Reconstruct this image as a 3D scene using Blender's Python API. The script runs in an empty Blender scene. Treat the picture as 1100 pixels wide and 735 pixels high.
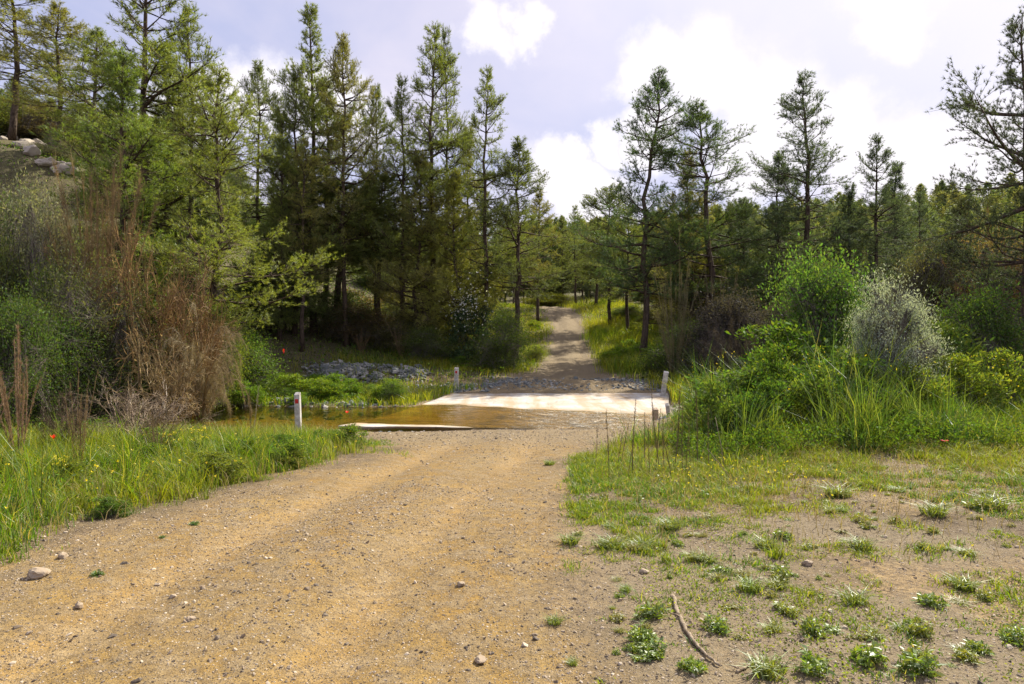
import bpy, math, random
import numpy as np
from mathutils import Vector, Matrix
S = bpy.context.scene
COL = S.collection
R = math.radians
F = 733.33          # focal length in units of the photo's pixels
HOR = 362.0
CAMZ = 1.65

# ------------------------------------------------------------------ camera
cd = bpy.data.cameras.new('camera'); cam = bpy.data.objects.new('camera', cd); COL.objects.link(cam)
cam.location = (0, 0, CAMZ); cam.rotation_euler = (R(90), 0, 0)
cd.lens = 24; cd.sensor_width = 36; cd.shift_y = -0.005; cd.clip_start = 0.05; cd.clip_end = 2000
S.camera = cam

# ------------------------------------------------------------------ sky, sun, exposure
SUN_AZ, SUN_EL = 42.0, 43.0       # azimuth clockwise from +Y
W = bpy.data.worlds.new('World'); S.world = W; W.use_nodes = True
nt = W.node_tree; nt.nodes.clear()
def N(t, ty, **kw):
    n = t.nodes.new(ty)
    for k, v in kw.items(): setattr(n, k, v)
    return n
def math_node(t, op, a, b=None, clamp=False):
    n = t.nodes.new('ShaderNodeMath'); n.operation = op; n.use_clamp = clamp
    for i, v in enumerate((a, b)):
        if v is None: continue
        if isinstance(v, (int, float)): n.inputs[i].default_value = v
        else: t.links.new(v, n.inputs[i])
    return n.outputs[0]
def mixc(t, fac, a, b, mode='MIX'):
    n = t.nodes.new('ShaderNodeMix'); n.data_type = 'RGBA'; n.blend_type = mode
    if isinstance(fac, (int, float)): n.inputs[0].default_value = fac
    else: t.links.new(fac, n.inputs[0])
    for i, v in ((6, a), (7, b)):
        if isinstance(v, tuple): n.inputs[i].default_value = (*v[:3], 1)
        else: t.links.new(v, n.inputs[i])
    return n.outputs[2]
def ramp(t, fac, stops, interp='LINEAR'):
    n = t.nodes.new('ShaderNodeValToRGB'); cr = n.color_ramp; cr.interpolation = interp
    while len(cr.elements) < len(stops): cr.elements.new(0.5)
    for e, (p, c) in zip(cr.elements, stops):
        e.position = p; e.color = (c, c, c, 1) if isinstance(c, (int, float)) else (*c[:3], 1)
    t.links.new(fac, n.inputs[0]); return n.outputs[0]
def noise(t, vec, scale, detail=4, rough=.55, dist=0.):
    n = t.nodes.new('ShaderNodeTexNoise'); n.inputs['Scale'].default_value = scale
    n.inputs['Detail'].default_value = detail; n.inputs['Roughness'].default_value = rough; n.inputs['Distortion'].default_value = dist
    if vec is not None: t.links.new(vec, n.inputs['Vector'])
    return n.outputs[0]

sky = N(nt, 'ShaderNodeTexSky', sky_type='NISHITA', sun_disc=False)
sky.sun_elevation = R(SUN_EL); sky.sun_rotation = R(SUN_AZ); sky.altitude = 200; sky.dust_density = 1.5
skyc = mixc(nt, 1.0, sky.outputs[0], (0.10, 0.095, 0.10), 'MULTIPLY')
tc = N(nt, 'ShaderNodeTexCoord'); D = tc.outputs['Generated']
sep = N(nt, 'ShaderNodeSeparateXYZ'); nt.links.new(D, sep.inputs[0])
den = math_node(nt, 'ADD', math_node(nt, 'MAXIMUM', sep.outputs[2], 0.0), 0.22)
cmb = N(nt, 'ShaderNodeCombineXYZ')
nt.links.new(math_node(nt, 'DIVIDE', sep.outputs[0], den), cmb.inputs[0])
nt.links.new(math_node(nt, 'DIVIDE', sep.outputs[1], den), cmb.inputs[1])
v1 = ramp(nt, noise(nt, cmb.outputs[0], 1.1, 6, .55, .4), [(0.40, 0.), (0.60, 1.)])
veil = mixc(nt, v1, (.315, .33, .47), (.48, .445, .515))
base = mixc(nt, .85, skyc, veil)
# cumulus heaps, each a direction and an angular size broken up by noise
wob = N(nt, 'ShaderNodeTexNoise'); wob.inputs['Scale'].default_value = 9; wob.inputs['Detail'].default_value = 7; wob.inputs['Roughness'].default_value = .6
nt.links.new(D, wob.inputs['Vector'])
wv = N(nt, 'ShaderNodeVectorMath', operation='MULTIPLY_ADD'); nt.links.new(wob.outputs['Color'], wv.inputs[0])
wv.inputs[1].default_value = (.15, .15, .15); wv.inputs[2].default_value = (-.075, -.075, -.075)
dd = N(nt, 'ShaderNodeVectorMath', operation='ADD'); nt.links.new(D, dd.inputs[0]); nt.links.new(wv.outputs[0], dd.inputs[1])
blobs = [(520, 33, .040), (563, 24, .032), (697, 82, .05), (760, 85, .075), (830, 110, .08), (905, 150, .07), (985, 175, .08), (960, 15, .05),
         (596, 180, .045), (622, 200, .045), (650, 158, .03), (610, 170, .03), (700, 150, .05), (240, 100, .04), (275, 105, .06), (200, 130, .07), (360, 120, .07), (640, 215, .05), (820, 170, .06), (-300, 60, .2), (1500, 100, .3), (1050, 190, .10)]
cl = None
for px, py, r in blobs:
    v = Vector(((px-550)/F, 1, (HOR-py)/F)).normalized()
    dn = N(nt, 'ShaderNodeVectorMath', operation='DISTANCE'); nt.links.new(dd.outputs[0], dn.inputs[0]); dn.inputs[1].default_value = v
    m = N(nt, 'ShaderNodeMapRange', interpolation_type='SMOOTHSTEP'); nt.links.new(dn.outputs['Value'], m.inputs[0])
    m.inputs[1].default_value = r*1.2; m.inputs[2].default_value = r*0.55; m.inputs[3].default_value = 0; m.inputs[4].default_value = 1
    cl = m.outputs[0] if cl is None else math_node(nt, 'MAXIMUM', cl, m.outputs[0])
base = mixc(nt, math_node(nt, 'MULTIPLY', cl, .92), base, (.62, .595, .625))
# thin bright haze round the sun
sv = Vector((math.sin(R(SUN_AZ))*math.cos(R(SUN_EL)), math.cos(R(SUN_AZ))*math.cos(R(SUN_EL)), math.sin(R(SUN_EL))))
dn = N(nt, 'ShaderNodeVectorMath', operation='DISTANCE'); nt.links.new(D, dn.inputs[0]); dn.inputs[1].default_value = sv
gw = N(nt, 'ShaderNodeMapRange', interpolation_type='SMOOTHSTEP'); nt.links.new(dn.outputs['Value'], gw.inputs[0])
gw.inputs[1].default_value = .80; gw.inputs[2].default_value = .15; gw.inputs[3].default_value = 0; gw.inputs[4].default_value = 1
final = mixc(nt, gw.outputs[0], base, (.60, .575, .62))
bg = N(nt, 'ShaderNodeBackground'); nt.links.new(final, bg.inputs[0]); bg.inputs[1].default_value = 1.0
wo = N(nt, 'ShaderNodeOutputWorld'); nt.links.new(bg.outputs[0], wo.inputs[0])

sl = bpy.data.lights.new('sun', 'SUN'); sun = bpy.data.objects.new('sun', sl); COL.objects.link(sun)
sl.energy = 5.0; sl.angle = R(0.55); sl.color = (1.0, .92, .76)
sd = Vector((math.sin(R(SUN_AZ))*math.cos(R(SUN_EL)), math.cos(R(SUN_AZ))*math.cos(R(SUN_EL)), math.sin(R(SUN_EL))))
sun.rotation_euler = (-sd).to_track_quat('-Z', 'Y').to_euler(); sun.location = (20, 10, 40)
S.view_settings.view_transform = 'Standard'; S.view_settings.look = 'None'; S.view_settings.gamma = 1
S.view_settings.exposure = 0.88; S.view_settings.use_curve_mapping = False
S.cycles.max_bounces = 6; S.cycles.transparent_max_bounces = 12; S.cycles.caustics_reflective = False; S.cycles.caustics_refractive = False

# ------------------------------------------------------------------ numpy noise
_rs = np.random.RandomState(11); _P = _rs.rand(256, 256)
def vn(x, y, sc=1., sd_=0):
    x = np.asarray(x, float)*sc + sd_*17.31; y = np.asarray(y, float)*sc + sd_*9.77
    xi = np.floor(x).astype(int); yi = np.floor(y).astype(int); fx = x-xi; fy = y-yi
    fx = fx*fx*(3-2*fx); fy = fy*fy*(3-2*fy)
    a = _P[xi % 256, yi % 256]; b = _P[(xi+1) % 256, yi % 256]; c = _P[xi % 256, (yi+1) % 256]; d = _P[(xi+1) % 256, (yi+1) % 256]
    return (a*(1-fx)+b*fx)*(1-fy)+(c*(1-fx)+d*fx)*fy - .5
def fbm(x, y, sc=1., n=4, sd_=0):
    s = 0; a = 1
    for i in range(n): s = s+a*vn(x, y, sc*2**i, sd_+i*3); a *= .5
    return s
def ss(a, b, x):
    t = np.clip((np.asarray(x, float)-a)/(b-a), 0, 1); return t*t*(3-2*t)

# ------------------------------------------------------------------ terrain
YC = [-40, 0, 5, 11.5, 16, 21, 27, 30, 38, 52, 58, 64, 72, 90, 140]
XC = [-5, -2.0, -1.55, -.5, 0.0, .95, 2.2, 2.5, 3.16, 4.25, 4.1, 2.3, -2, -14, -50]
HW = [2.1, 2.1, 1.87, 1.42, 3.2, 3.3, 2.6, 1.7, 1.5, 1.5, 1.5, 1.6, 1.6, 1.6, 1.6]
def cx(y): return np.interp(y, YC, XC)
def hw(y): return np.interp(y, [-40, 0, 5, 11.5, 13.2, 15, 20, 25, 27, 30, 38, 140], [2.1, 2.1, 1.87, 1.42, 1.9, 3.2, 3.3, 3.3, 2.6, 1.35, .95, 1.0])
PY = [-40, 0, 6, 9, 13, 16, 25, 27, 30, 38, 48, 54, 58, 62, 75, 400]
PZ = [.3, 0, -.02, -.14, -.40, -.49, -.44, -.27, .06, .72, 1.95, 3.0, 3.95, 4.4, 4.5, 4.6]
SL = [(-4.2, 16.45), (3.85, 16.45), (5.75, 25.2), (-2.15, 25.5)]      # ford slab corners
def slab_uv(x, y):
    v = (y-16.45)/(8.75+0.3*0)
    xl = -4.2+v*(2.05); xr = 3.85+v*1.9
    return (x-xl)/(xr-xl), v
def slab_z(x, y):
    yy = y+0.36*(x-.5)
    return np.interp(yy, [14.3, 15.6, 16.6, 18.6, 20.1, 20.9, 23, 28], [-.47, -.522, -.565, -.58, -.552, -.530, -.475, -.40])
def zf(x, y, fine=True):
    x = np.asarray(x, float); y = np.asarray(y, float); x, y = np.broadcast_arrays(x, y)
    c = cx(y); h = hw(y); P = np.interp(y, PY, PZ)
    w = ss(2.2, 4.5, x)*(1-ss(15, 18, y)); z = P*(1-w)+(-.02)*w
    z = z + fbm(x, y, .35, 2, 5)*.12*ss(0, 1.2, np.abs(x-c)-h)
    # left hill
    u = np.clip(c-h-x-1, 0, 60); u = 25*(1-np.exp(-(u/25)**1.6))+0*u
    hl = ss(24, 38, y)*(.27*u+.015*u*u)*(1-.25*ss(60, 120, y))
    hl += ss(-10, -30, x)*ss(5, 22, y)*1.5
    z = z+hl*(1+.12*fbm(x, y, .15, 3, 2))
    # right side rise
    ur = np.clip(x-c-h-.5, 0, 60)
    z = z+ss(25, 40, y)*(.05*ur)
    # far ridges
    r = np.hypot(x, y)
    z = z+ss(66, 190, r)*ss(-5, 30, y)*(15+9*fbm(x, y, .012, 3, 9)+5*ss(20, 120, x))
    # rubble mounds
    z = z+.25*np.exp(-((x+6.0)/2.7)**2-((y-28.6)/1.2)**2)
    z = z+.15*np.exp(-((x-3)/3.5)**2-((y-27)/1.1)**2)
    z = z+.25*np.exp(-((x-6.0)/2.2)**2-((y-12.5)/2.6)**2)
    # creek
    yc = 18.7+.25*np.sin(x*.45)+np.where(x < -8, (x+8)*-.12, 0)
    d = np.abs(y-yc)
    bed = -.86+.06*fbm(x, y, 1., 3, 4)
    k = 1-ss(2.0, 3.1+.5*vn(x, y, .9, 3), d)
    z = z*(1-k)+np.minimum(z, bed)*k
    # under the slab
    su, sv = slab_uv(x, y)
    ins = ss(-.02, .01, su)*ss(1.02, .99, su)*ss(-.02, .02, sv)*ss(1.02, .98, sv)
    z = z*(1-ins)+(slab_z(x, y)-.12)*ins
    if fine:
        inr = ss(.15, -.25, np.abs(x-c)-h)*ss(15.5, 14, y)+ss(.15, -.25, np.abs(x-c)-h)*ss(27, 30, y)
        off = x-c
        rut = -.045*np.exp(-((np.abs(off+.05)-.78)/.28)**2)+.028*np.exp(-(off/.3)**2)
        rut = rut*(1+1.2*vn(x, y*.4, 1.3, 6))+.012*np.exp(-((np.abs(off)-h)/.25)**2)
        z = z+inr*rut
        z = z+fbm(x, y, 2.2, 3, 8)*.022*(1-.4*inr)+fbm(x, y, 9., 3, 13)*.013
    return z
def zs(x, y): return float(zf(x, y))
def ground_at(px, py):
    """ground point seen at a photo pixel"""
    dx, dz = (px-550)/F, (HOR-py)/F
    d = 2.5
    while d < 150:
        if zs(dx*d, d) >= CAMZ+dz*d: break
        d *= 1.01
    return dx*d, d, zs(dx*d, d)

# ------------------------------------------------------------------ mesh helpers
class MB:
    def __init__(s): s.v = []; s.t = []; s.n = 0; s.uv = []
    def add(s, v, t):
        v = np.asarray(v, np.float32).reshape(-1, 3); t = np.asarray(t, np.int32).reshape(-1, 3)
        s.v.append(v); s.t.append(t+s.n); s.n += len(v)
    def mesh(s, name, mat, smooth=False):
        V = np.concatenate(s.v); T = np.concatenate(s.t)
        me = bpy.data.meshes.new(name)
        me.vertices.add(len(V)); me.vertices.foreach_set('co', V.ravel())
        me.loops.add(len(T)*3); me.loops.foreach_set('vertex_index', T.ravel())
        me.polygons.add(len(T)); me.polygons.foreach_set('loop_start', np.arange(len(T), dtype=np.int32)*3)
        if smooth: me.polygons.foreach_set('use_smooth', np.ones(len(T), bool))
        else: me.polygons.foreach_set('use_smooth', np.zeros(len(T), bool))
        me.update(calc_edges=True)
        if mat: me.materials.append(mat)
        return me
def frames(Dv):
    Dv = Dv/np.maximum(np.linalg.norm(Dv, axis=1, keepdims=True), 1e-9)
    up = np.where(np.abs(Dv[:, 2:3]) > .9, np.array([[1., 0, 0]]), np.array([[0, 0, 1.]]))
    a = np.cross(Dv, up); a /= np.linalg.norm(a, axis=1, keepdims=True); b = np.cross(Dv, a)
    return Dv, a, b
def cones(mb, A, B, ra, rb, n=3):
    A = np.asarray(A, float); B = np.asarray(B, float); m = len(A)
    if m == 0: return
    ra = np.broadcast_to(ra, m); rb = np.broadcast_to(rb, m)
    _, a, b = frames(B-A)
    ang = np.arange(n)*2*np.pi/n
    ring = np.cos(ang)[None, :, None]*a[:, None]+np.sin(ang)[None, :, None]*b[:, None]
    V = np.concatenate([A[:, None]+ring*ra[:, None, None], B[:, None]+ring*rb[:, None, None]], 1)
    T = []
    for i in range(n):
        j = (i+1) % n; T += [(i, j, n+j), (i, n+j, n+i)]
    T = np.array(T)[None]+(np.arange(m)*2*n)[:, None, None]
    mb.add(V.reshape(-1, 3), T)
def tube(mb, pts, rad, n=8, cap=True):
    pts = np.asarray(pts, float); m = len(pts); rad = np.broadcast_to(rad, m)
    d = np.gradient(pts, axis=0); _, a, b = frames(d)
    ref = a[0]; 
    ang = np.arange(n)*2*np.pi/n
    for i in range(m):
        dn = d[i]/np.linalg.norm(d[i]); ref = ref-dn*ref.dot(dn); ref /= np.linalg.norm(ref); a[i] = ref; b[i] = np.cross(dn, ref)
    V = pts[:, None]+(np.cos(ang)[None, :, None]*a[:, None]+np.sin(ang)[None, :, None]*b[:, None])*rad[:, None, None]
    T = []
    for k in range(m-1):
        for i in range(n):
            j = (i+1) % n; T += [(k*n+i, k*n+j, k*n+n+j), (k*n+i, k*n+n+j, k*n+n+i)]
    V = V.reshape(-1, 3)
    if cap:
        V = np.vstack([V, pts[:1], pts[-1:]]); e0, e1 = m*n, m*n+1
        for i in range(n):
            j = (i+1) % n; T += [(e0, j, i), (e1, (m-1)*n+i, (m-1)*n+j)]
    mb.add(V, T)
def needles(mb, rs, P, Dv, k, L, wd, spread):
    """k thin blades fanning from each point"""
    m = len(P); P = np.repeat(P, k, 0); Dv = np.repeat(Dv, k, 0)
    d, a, b = frames(Dv); dirs = d+rs.normal(0, spread, (m*k, 3)); dirs /= np.linalg.norm(dirs, axis=1, keepdims=True)
    _, a, b = frames(dirs); th = rs.rand(m*k, 1)*6.28; w = (a*np.cos(th)+b*np.sin(th))*wd*.5
    l = L*rs.uniform(.6, 1.15, (m*k, 1)); base = P+dirs*l*rs.uniform(-.25, .05, (m*k, 1))
    V = np.stack([base-w, base+w, base+dirs*l], 1).reshape(-1, 3)
    mb.add(V, np.arange(m*k*3).reshape(-1, 3))
def leaves(mb, rs, P, L, wd, up=.3, D0=None):
    """diamond leaves, folded a little"""
    m = len(P); dirs = rs.normal(0, 1, (m, 3)); dirs[:, 2] += up
    if D0 is not None: dirs += D0
    dirs /= np.linalg.norm(dirs, axis=1, keepdims=True)
    _, a, b = frames(dirs); th = rs.rand(m, 1)*6.28; w = (a*np.cos(th)+b*np.sin(th)); l = L*rs.uniform(.6, 1.2, (m, 1))
    w = w*wd*.5*l/L
    V = np.stack([P, P+dirs*l*.5-w, P+dirs*l, P+dirs*l*.5+w], 1).reshape(-1, 3)
    i = np.arange(m)[:, None]*4; T = np.concatenate([i+[[0, 1, 2]], i+[[0, 2, 3]]], 1).reshape(-1, 3)
    mb.add(V, T)
def blades(mb, rs, P, H, wd, bend=.35, lean=None):
    if lean is not None: lean = lean*np.asarray(H).reshape(-1, 1)
    """curved grass blades, three triangles each"""
    m = len(P); H = np.broadcast_to(H, m)*rs.uniform(.55, 1.15, m); H = H[:, None]
    th = rs.rand(m)*6.283; dv = np.stack([np.cos(th), np.sin(th), 0*th], 1)
    ph = rs.rand(m)*6.283; wv_ = np.stack([np.cos(ph), np.sin(ph), 0*ph], 1)*np.broadcast_to(wd, m)[:, None]*.5
    bb = bend*rs.uniform(.2, 1.6, (m, 1)); up = np.array([[0, 0, 1.]])
    mid = P+up*H*.55+dv*H*bb*.3; tip = P+up*H*(1-.25*bb)+dv*H*bb
    if lean is not None: mid = mid+lean*.4; tip = tip+lean
    V = np.stack([P-wv_, P+wv_, mid-wv_*.75, mid+wv_*.75, tip], 1).reshape(-1, 3)
    i = np.arange(m)[:, None]*5; T = np.concatenate([i+[[0, 1, 3]], i+[[0, 3, 2]], i+[[2, 3, 4]]], 1).reshape(-1, 3)
    mb.add(V, T)
_ph = (1+5**.5)/2
_ico = np.array([(-1, _ph, 0), (1, _ph, 0), (-1, -_ph, 0), (1, -_ph, 0), (0, -1, _ph), (0, 1, _ph), (0, -1, -_ph), (0, 1, -_ph), (_ph, 0, -1), (_ph, 0, 1), (-_ph, 0, -1), (-_ph, 0, 1)])/1.9
_icf = np.array([(0, 11, 5), (0, 5, 1), (0, 1, 7), (0, 7, 10), (0, 10, 11), (1, 5, 9), (5, 11, 4), (11, 10, 2), (10, 7, 6), (7, 1, 8), (3, 9, 4), (3, 4, 2), (3, 2, 6), (3, 6, 8), (3, 8, 9), (4, 9, 5), (2, 4, 11), (6, 2, 10), (8, 6, 7), (9, 8, 1)])
def stones(mb, rs, P, size, flat=.6, jit=.28):
    m = len(P); V = np.repeat(_ico[None], m, 0)*(1+rs.uniform(-jit, jit, (m, 12, 1)))
    V = V*rs.uniform(.6, 1.25, (m, 1, 3))*np.array([1, 1, flat])
    q = rs.normal(0, 1, (m, 3)); th = rs.rand(m)*6.28; tl = rs.normal(0, .35, m)
    c, s = np.cos(th)[:, None], np.sin(th)[:, None]
    X = V[:, :, 0]*c-V[:, :, 1]*s; Y = V[:, :, 0]*s+V[:, :, 1]*c; Z = V[:, :, 2]+X*tl[:, None]
    V = np.stack([X, Y, Z], 2)*(np.broadcast_to(size, m)[:, None, None]*.5)+P[:, None]
    mb.add(V.reshape(-1, 3), (_icf[None]+(np.arange(m)*12)[:, None, None]))

def tag(o, label=None, cat=None, group=None, kind=None):
    if label: o['label'] = label
    if cat: o['category'] = cat
    if group: o['group'] = group
    if kind: o['kind'] = kind
    return o
def link(name, me, parent=None, color=None):
    o = bpy.data.objects.new(name, me); COL.objects.link(o)
    if parent: o.parent = parent
    if color: o.color = (*color, 1)
    return o
def thing(name, label, cat, loc, rotz=0, group=None, scale=(1, 1, 1), tilt=(0, 0)):
    o = bpy.data.objects.new(name, None); COL.objects.link(o); o.empty_display_size = .2
    o.location = loc; o.rotation_euler = (tilt[0], tilt[1], rotz); o.scale = scale
    return tag(o, label, cat, group)
def place(kind, meshes, label, cat, loc, rotz=0, group=None, scale=(1, 1, 1), tilt=(0, 0), color=None):
    """a thing whose parts share mesh data with the other things of its kind"""
    t = thing(kind, label, cat, loc, rotz, group, scale, tilt)
    for nm, me in meshes: link(nm, me, t, color)
    return t

# ------------------------------------------------------------------ materials
def mat(name):
    m = bpy.data.materials.new(name); m.use_nodes = True; m.node_tree.nodes.clear(); return m, m.node_tree
def finish(t, sh):
    o = N(t, 'ShaderNodeOutputMaterial'); t.links.new(sh, o.inputs[0])
def pbsdf(t, col, rough=.8, bump=None, spec=.3, metallic=0):
    p = N(t, 'ShaderNodeBsdfPrincipled')
    if isinstance(col, tuple): p.inputs['Base Color'].default_value = (*col, 1)
    else: t.links.new(col, p.inputs['Base Color'])
    if isinstance(rough, (int, float)): p.inputs['Roughness'].default_value = rough
    else: t.links.new(rough, p.inputs['Roughness'])
    p.inputs['Specular IOR Level'].default_value = spec; p.inputs['Metallic'].default_value = metallic
    if bump: t.links.new(bump, p.inputs['Normal'])
    return p.outputs[0]
def bump(t, h, strength=.5, dist=.02, normal=None):
    b = N(t, 'ShaderNodeBump'); b.inputs['Strength'].default_value = strength; b.inputs['Distance'].default_value = dist
    t.links.new(h, b.inputs['Height'])
    if normal: t.links.new(normal, b.inputs['Normal'])
    return b.outputs[0]
def foliage(name, col, var=.35, trans=.45, objcol=False, hue=.03, gloss=.12, rough=.5, second=None, patch=None):
    m, t = mat(name); g = N(t, 'ShaderNodeNewGeometry'); rnd = g.outputs['Random Per Island']
    if objcol:
        oi = N(t, 'ShaderNodeObjectInfo'); c = oi.outputs['Color']
    else:
        c = N(t, 'ShaderNodeRGB'); c.outputs[0].default_value = (*col, 1); c = c.outputs[0]
    if second:
        c = mixc(t, ramp(t, rnd, [(1-second[1]-.02, 0.), (1-second[1]+.02, 1.)]), c, second[0])
    if patch:
        tcn = N(t, 'ShaderNodeTexCoord')
        c = mixc(t, ramp(t, noise(t, tcn.outputs['Object'], patch[1], 3), [(.42, 0.), (.6, 1.)]), c, patch[0])
    h = N(t, 'ShaderNodeHueSaturation'); t.links.new(c, h.inputs['Color'])
    wn = N(t, 'ShaderNodeTexWhiteNoise', noise_dimensions='1D'); t.links.new(rnd, wn.inputs['W'])
    t.links.new(math_node(t, 'ADD', math_node(t, 'MULTIPLY', wn.outputs['Value'], hue*2), .5-hue), h.inputs['Hue'])
    t.links.new(math_node(t, 'ADD', math_node(t, 'MULTIPLY', rnd, var*2), 1-var), h.inputs['Value'])
    c = h.outputs[0]
    df = N(t, 'ShaderNodeBsdfDiffuse'); t.links.new(c, df.inputs[0])
    tr = N(t, 'ShaderNodeBsdfTranslucent')
    t.links.new(mixc(t, 1.0, c, (1.25, 1.2, .55), 'MULTIPLY'), tr.inputs[0])
    mx = N(t, 'ShaderNodeMixShader'); mx.inputs[0].default_value = trans
    t.links.new(df.outputs[0], mx.inputs[1]); t.links.new(tr.outputs[0], mx.inputs[2])
    gl = N(t, 'ShaderNodeBsdfGlossy'); gl.inputs['Roughness'].default_value = rough; gl.inputs[0].default_value = (.9, .95, 1, 1)
    m2 = N(t, 'ShaderNodeMixShader'); m2.inputs[0].default_value = gloss*.4
    t.links.new(mx.outputs[0], m2.inputs[1]); t.links.new(gl.outputs[0], m2.inputs[2])
    finish(t, m2.outputs[0]); return m
def bark(name, c1, c2, sc=6):
    m, t = mat(name); tcn = N(t, 'ShaderNodeTexCoord'); mp = N(t, 'ShaderNodeMapping'); mp.inputs['Scale'].default_value = (1, 1, .25)
    t.links.new(tcn.outputs['Object'], mp.inputs[0]); n1 = noise(t, mp.outputs[0], sc*3, 5, .65)
    col = mixc(t, ramp(t, n1, [(.35, 0.), (.65, 1.)]), c1, c2)
    finish(t, pbsdf(t, col, .9, bump(t, n1, .8, .03), .15)); return m
def soil(name, kind):
    m, t = mat(name); g = N(t, 'ShaderNodeNewGeometry'); P = g.outputs['Position']
    n1 = noise(t, P, .8, 5, .6, .3); n2 = noise(t, P, 5, 5, .65); n3 = noise(t, P, 45, 4, .7)
    mp = N(t, 'ShaderNodeMapping'); mp.inputs['Scale'].default_value = (1.6, .22, 1); mp.inputs['Rotation'].default_value = (0, 0, R(8)); t.links.new(P, mp.inputs[0])
    n4 = noise(t, mp.outputs[0], 1.6, 4, .6); n5 = noise(t, P, 17, 6, .85)
    rc = mixc(t, ramp(t, n4, [(.40, 0.), (.62, 1.)]), (.33, .20, .048), (.36, .25, .095))
    al = N(t, 'ShaderNodeAttribute', attribute_name='lane')
    rc = mixc(t, math_node(t, 'MULTIPLY', al.outputs['Fac'], .9, True), mixc(t, ramp(t, n2, [(.38, 0.), (.6, .85)]), rc, (.15, .105, .052)), (.38, .245, .088))
    rc = mixc(t, math_node(t, 'MULTIPLY', ramp(t, n1, [(.44, 0.), (.62, 1.)]), .5), rc, (.22, .145, .055))
    rc = mixc(t, ramp(t, n2, [(.44, .0), (.7, .6)]), rc, (.42, .32, .18))
    rc = mixc(t, ramp(t, n5, [(.46, 0.), (.66, .65)]), rc, (.075, .048, .024))
    sc_ = mixc(t, ramp(t, n1, [(.42, 0.), (.58, 1.)]), (.35, .245, .115), (.18, .135, .072))
    sc_ = mixc(t, ramp(t, n2, [(.42, .0), (.64, .6)]), sc_, (.145, .10, .06))
    sc_ = mixc(t, ramp(t, n5, [(.42, 0.), (.60, .8)]), sc_, (.06, .042, .026))
    ar = N(t, 'ShaderNodeAttribute', attribute_name='road'); col = mixc(t, ar.outputs['Fac'], sc_, rc)
    # wet bed and humus by vertex attributes
    at = N(t, 'ShaderNodeAttribute', attribute_name='veg'); col = mixc(t, at.outputs['Fac'], col, mixc(t, ramp(t, n2, [(.4, 0.), (.6, 1.)]), (.055, .05, .02), (.10, .10, .03)))
    ab = N(t, 'ShaderNodeAttribute', attribute_name='bed'); col = mixc(t, ab.outputs['Fac'], col, mixc(t, ramp(t, n2, [(.4, 0.), (.6, 1.)]), (.42, .29, .06), (.24, .18, .05)))
    ag = N(t, 'ShaderNodeAttribute', attribute_name='grit'); 
    col = mixc(t, math_node(t, 'MULTIPLY', ag.outputs['Fac'], ramp(t, n3, [(.35, .4), (.6, 1.)])), col, (.215, .17, .105))
    # pebble speckle
    spk = []
    h = n3
    for sc, th in ((38, .30), (85, .36), (170, .4)):
        v = N(t, 'ShaderNodeTexVoronoi'); v.inputs['Scale'].default_value = sc; t.links.new(P, v.inputs['Vector'])
        vs = N(t, 'ShaderNodeSeparateColor'); t.links.new(v.outputs['Color'], vs.inputs[0])
        on = math_node(t, 'MULTIPLY', ramp(t, vs.outputs[0], [(.50, 0.), (.56, 1.)]), ramp(t, v.outputs['Distance'], [(th*.8, 1.), (th, 0.)]))
        pc = ramp(t, vs.outputs[1], [(0., (.055, .045, .035)), (.35, (.15, .115, .08)), (.7, (.42, .34, .26)), (1., (.55, .5, .44))])
        onn = math_node(t, 'MULTIPLY', on, .75)
        col = mixc(t, onn, col, pc)
        h = math_node(t, 'ADD', h, math_node(t, 'MULTIPLY', on, ramp(t, v.outputs['Distance'], [(0., .9), (th, 0.)])))
    b = bump(t, h, .9, .016); b = bump(t, n2, .5, .05, b)
    finish(t, pbsdf(t, col, .92, b, .2)); return m

M = {}
M['road'] = soil('dirt_road', 'road'); M['soil'] = soil('soil', 'soil')
M['bark'] = bark('pine_bark', (.035, .025, .018), (.13, .095, .07))
M['bark_grey'] = bark('grey_bark', (.10, .085, .07), (.24, .21, .18))
M['deadwood'] = bark('dead_wood', (.20, .15, .10), (.38, .31, .23), 8)
M['needle'] = foliage('pine_needles', (.06, .1, .02), .45, .5, True, .025)
M['wood'] = foliage('far_needles', (.13, .18, .06), .4, .5, False, .03, .1, .5, None, ((.24, .24, .08), .16))  # paler tint, distance haze is painted into the needle colour
M['leaf'] = foliage('shrub_leaves', (.06, .1, .02), .45, .48, True, .03, .035, .55)
M['grass'] = foliage('grass_blades', (.115, .215, .008), .5, .52, False, .03, .08, .5, ((.34, .30, .07), .16), ((.22, .26, .012), .5))
M['grass_far'] = foliage('sunny_grass', (.15, .24, .008), .45, .55, False, .03, .08, .45, ((.32, .32, .04), .2), ((.30, .31, .02), .22))
M['grass_tall'] = foliage('tall_grass', (.06, .13, .015), .55, .5, False, .03, .1, .45, ((.24, .25, .07), .14), ((.14, .20, .02), .7))  # darker green, shade over the mound is put into the blade colour
M['dry'] = foliage('dry_stems', (.2, .13, .07), .4, .25, True, .015, .05)
M['wild'] = foliage('rosette_leaves', (.12, .23, .02), .4, .45, True, .03, .2)
def plain(name, c, rough=.6, var=None, b=None):
    m, t = mat(name); g = N(t, 'ShaderNodeTexCoord'); n1 = noise(t, g.outputs['Object'], var[1] if var else 8, 5, .6)
    col = mixc(t, ramp(t, n1, [(.38, 0.), (.62, 1.)]), c, var[0] if var else tuple(x*.8 for x in c))
    finish(t, pbsdf(t, col, rough, bump(t, n1, b or .2, .01), .3)); return m
M['paint'] = plain('weathered_white_paint', (.62, .60, .57), .7, ((.36, .33, .29), 9))
M['red'] = plain('red_reflector', (.55, .03, .03), .35, ((.4, .02, .02), 20))
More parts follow.
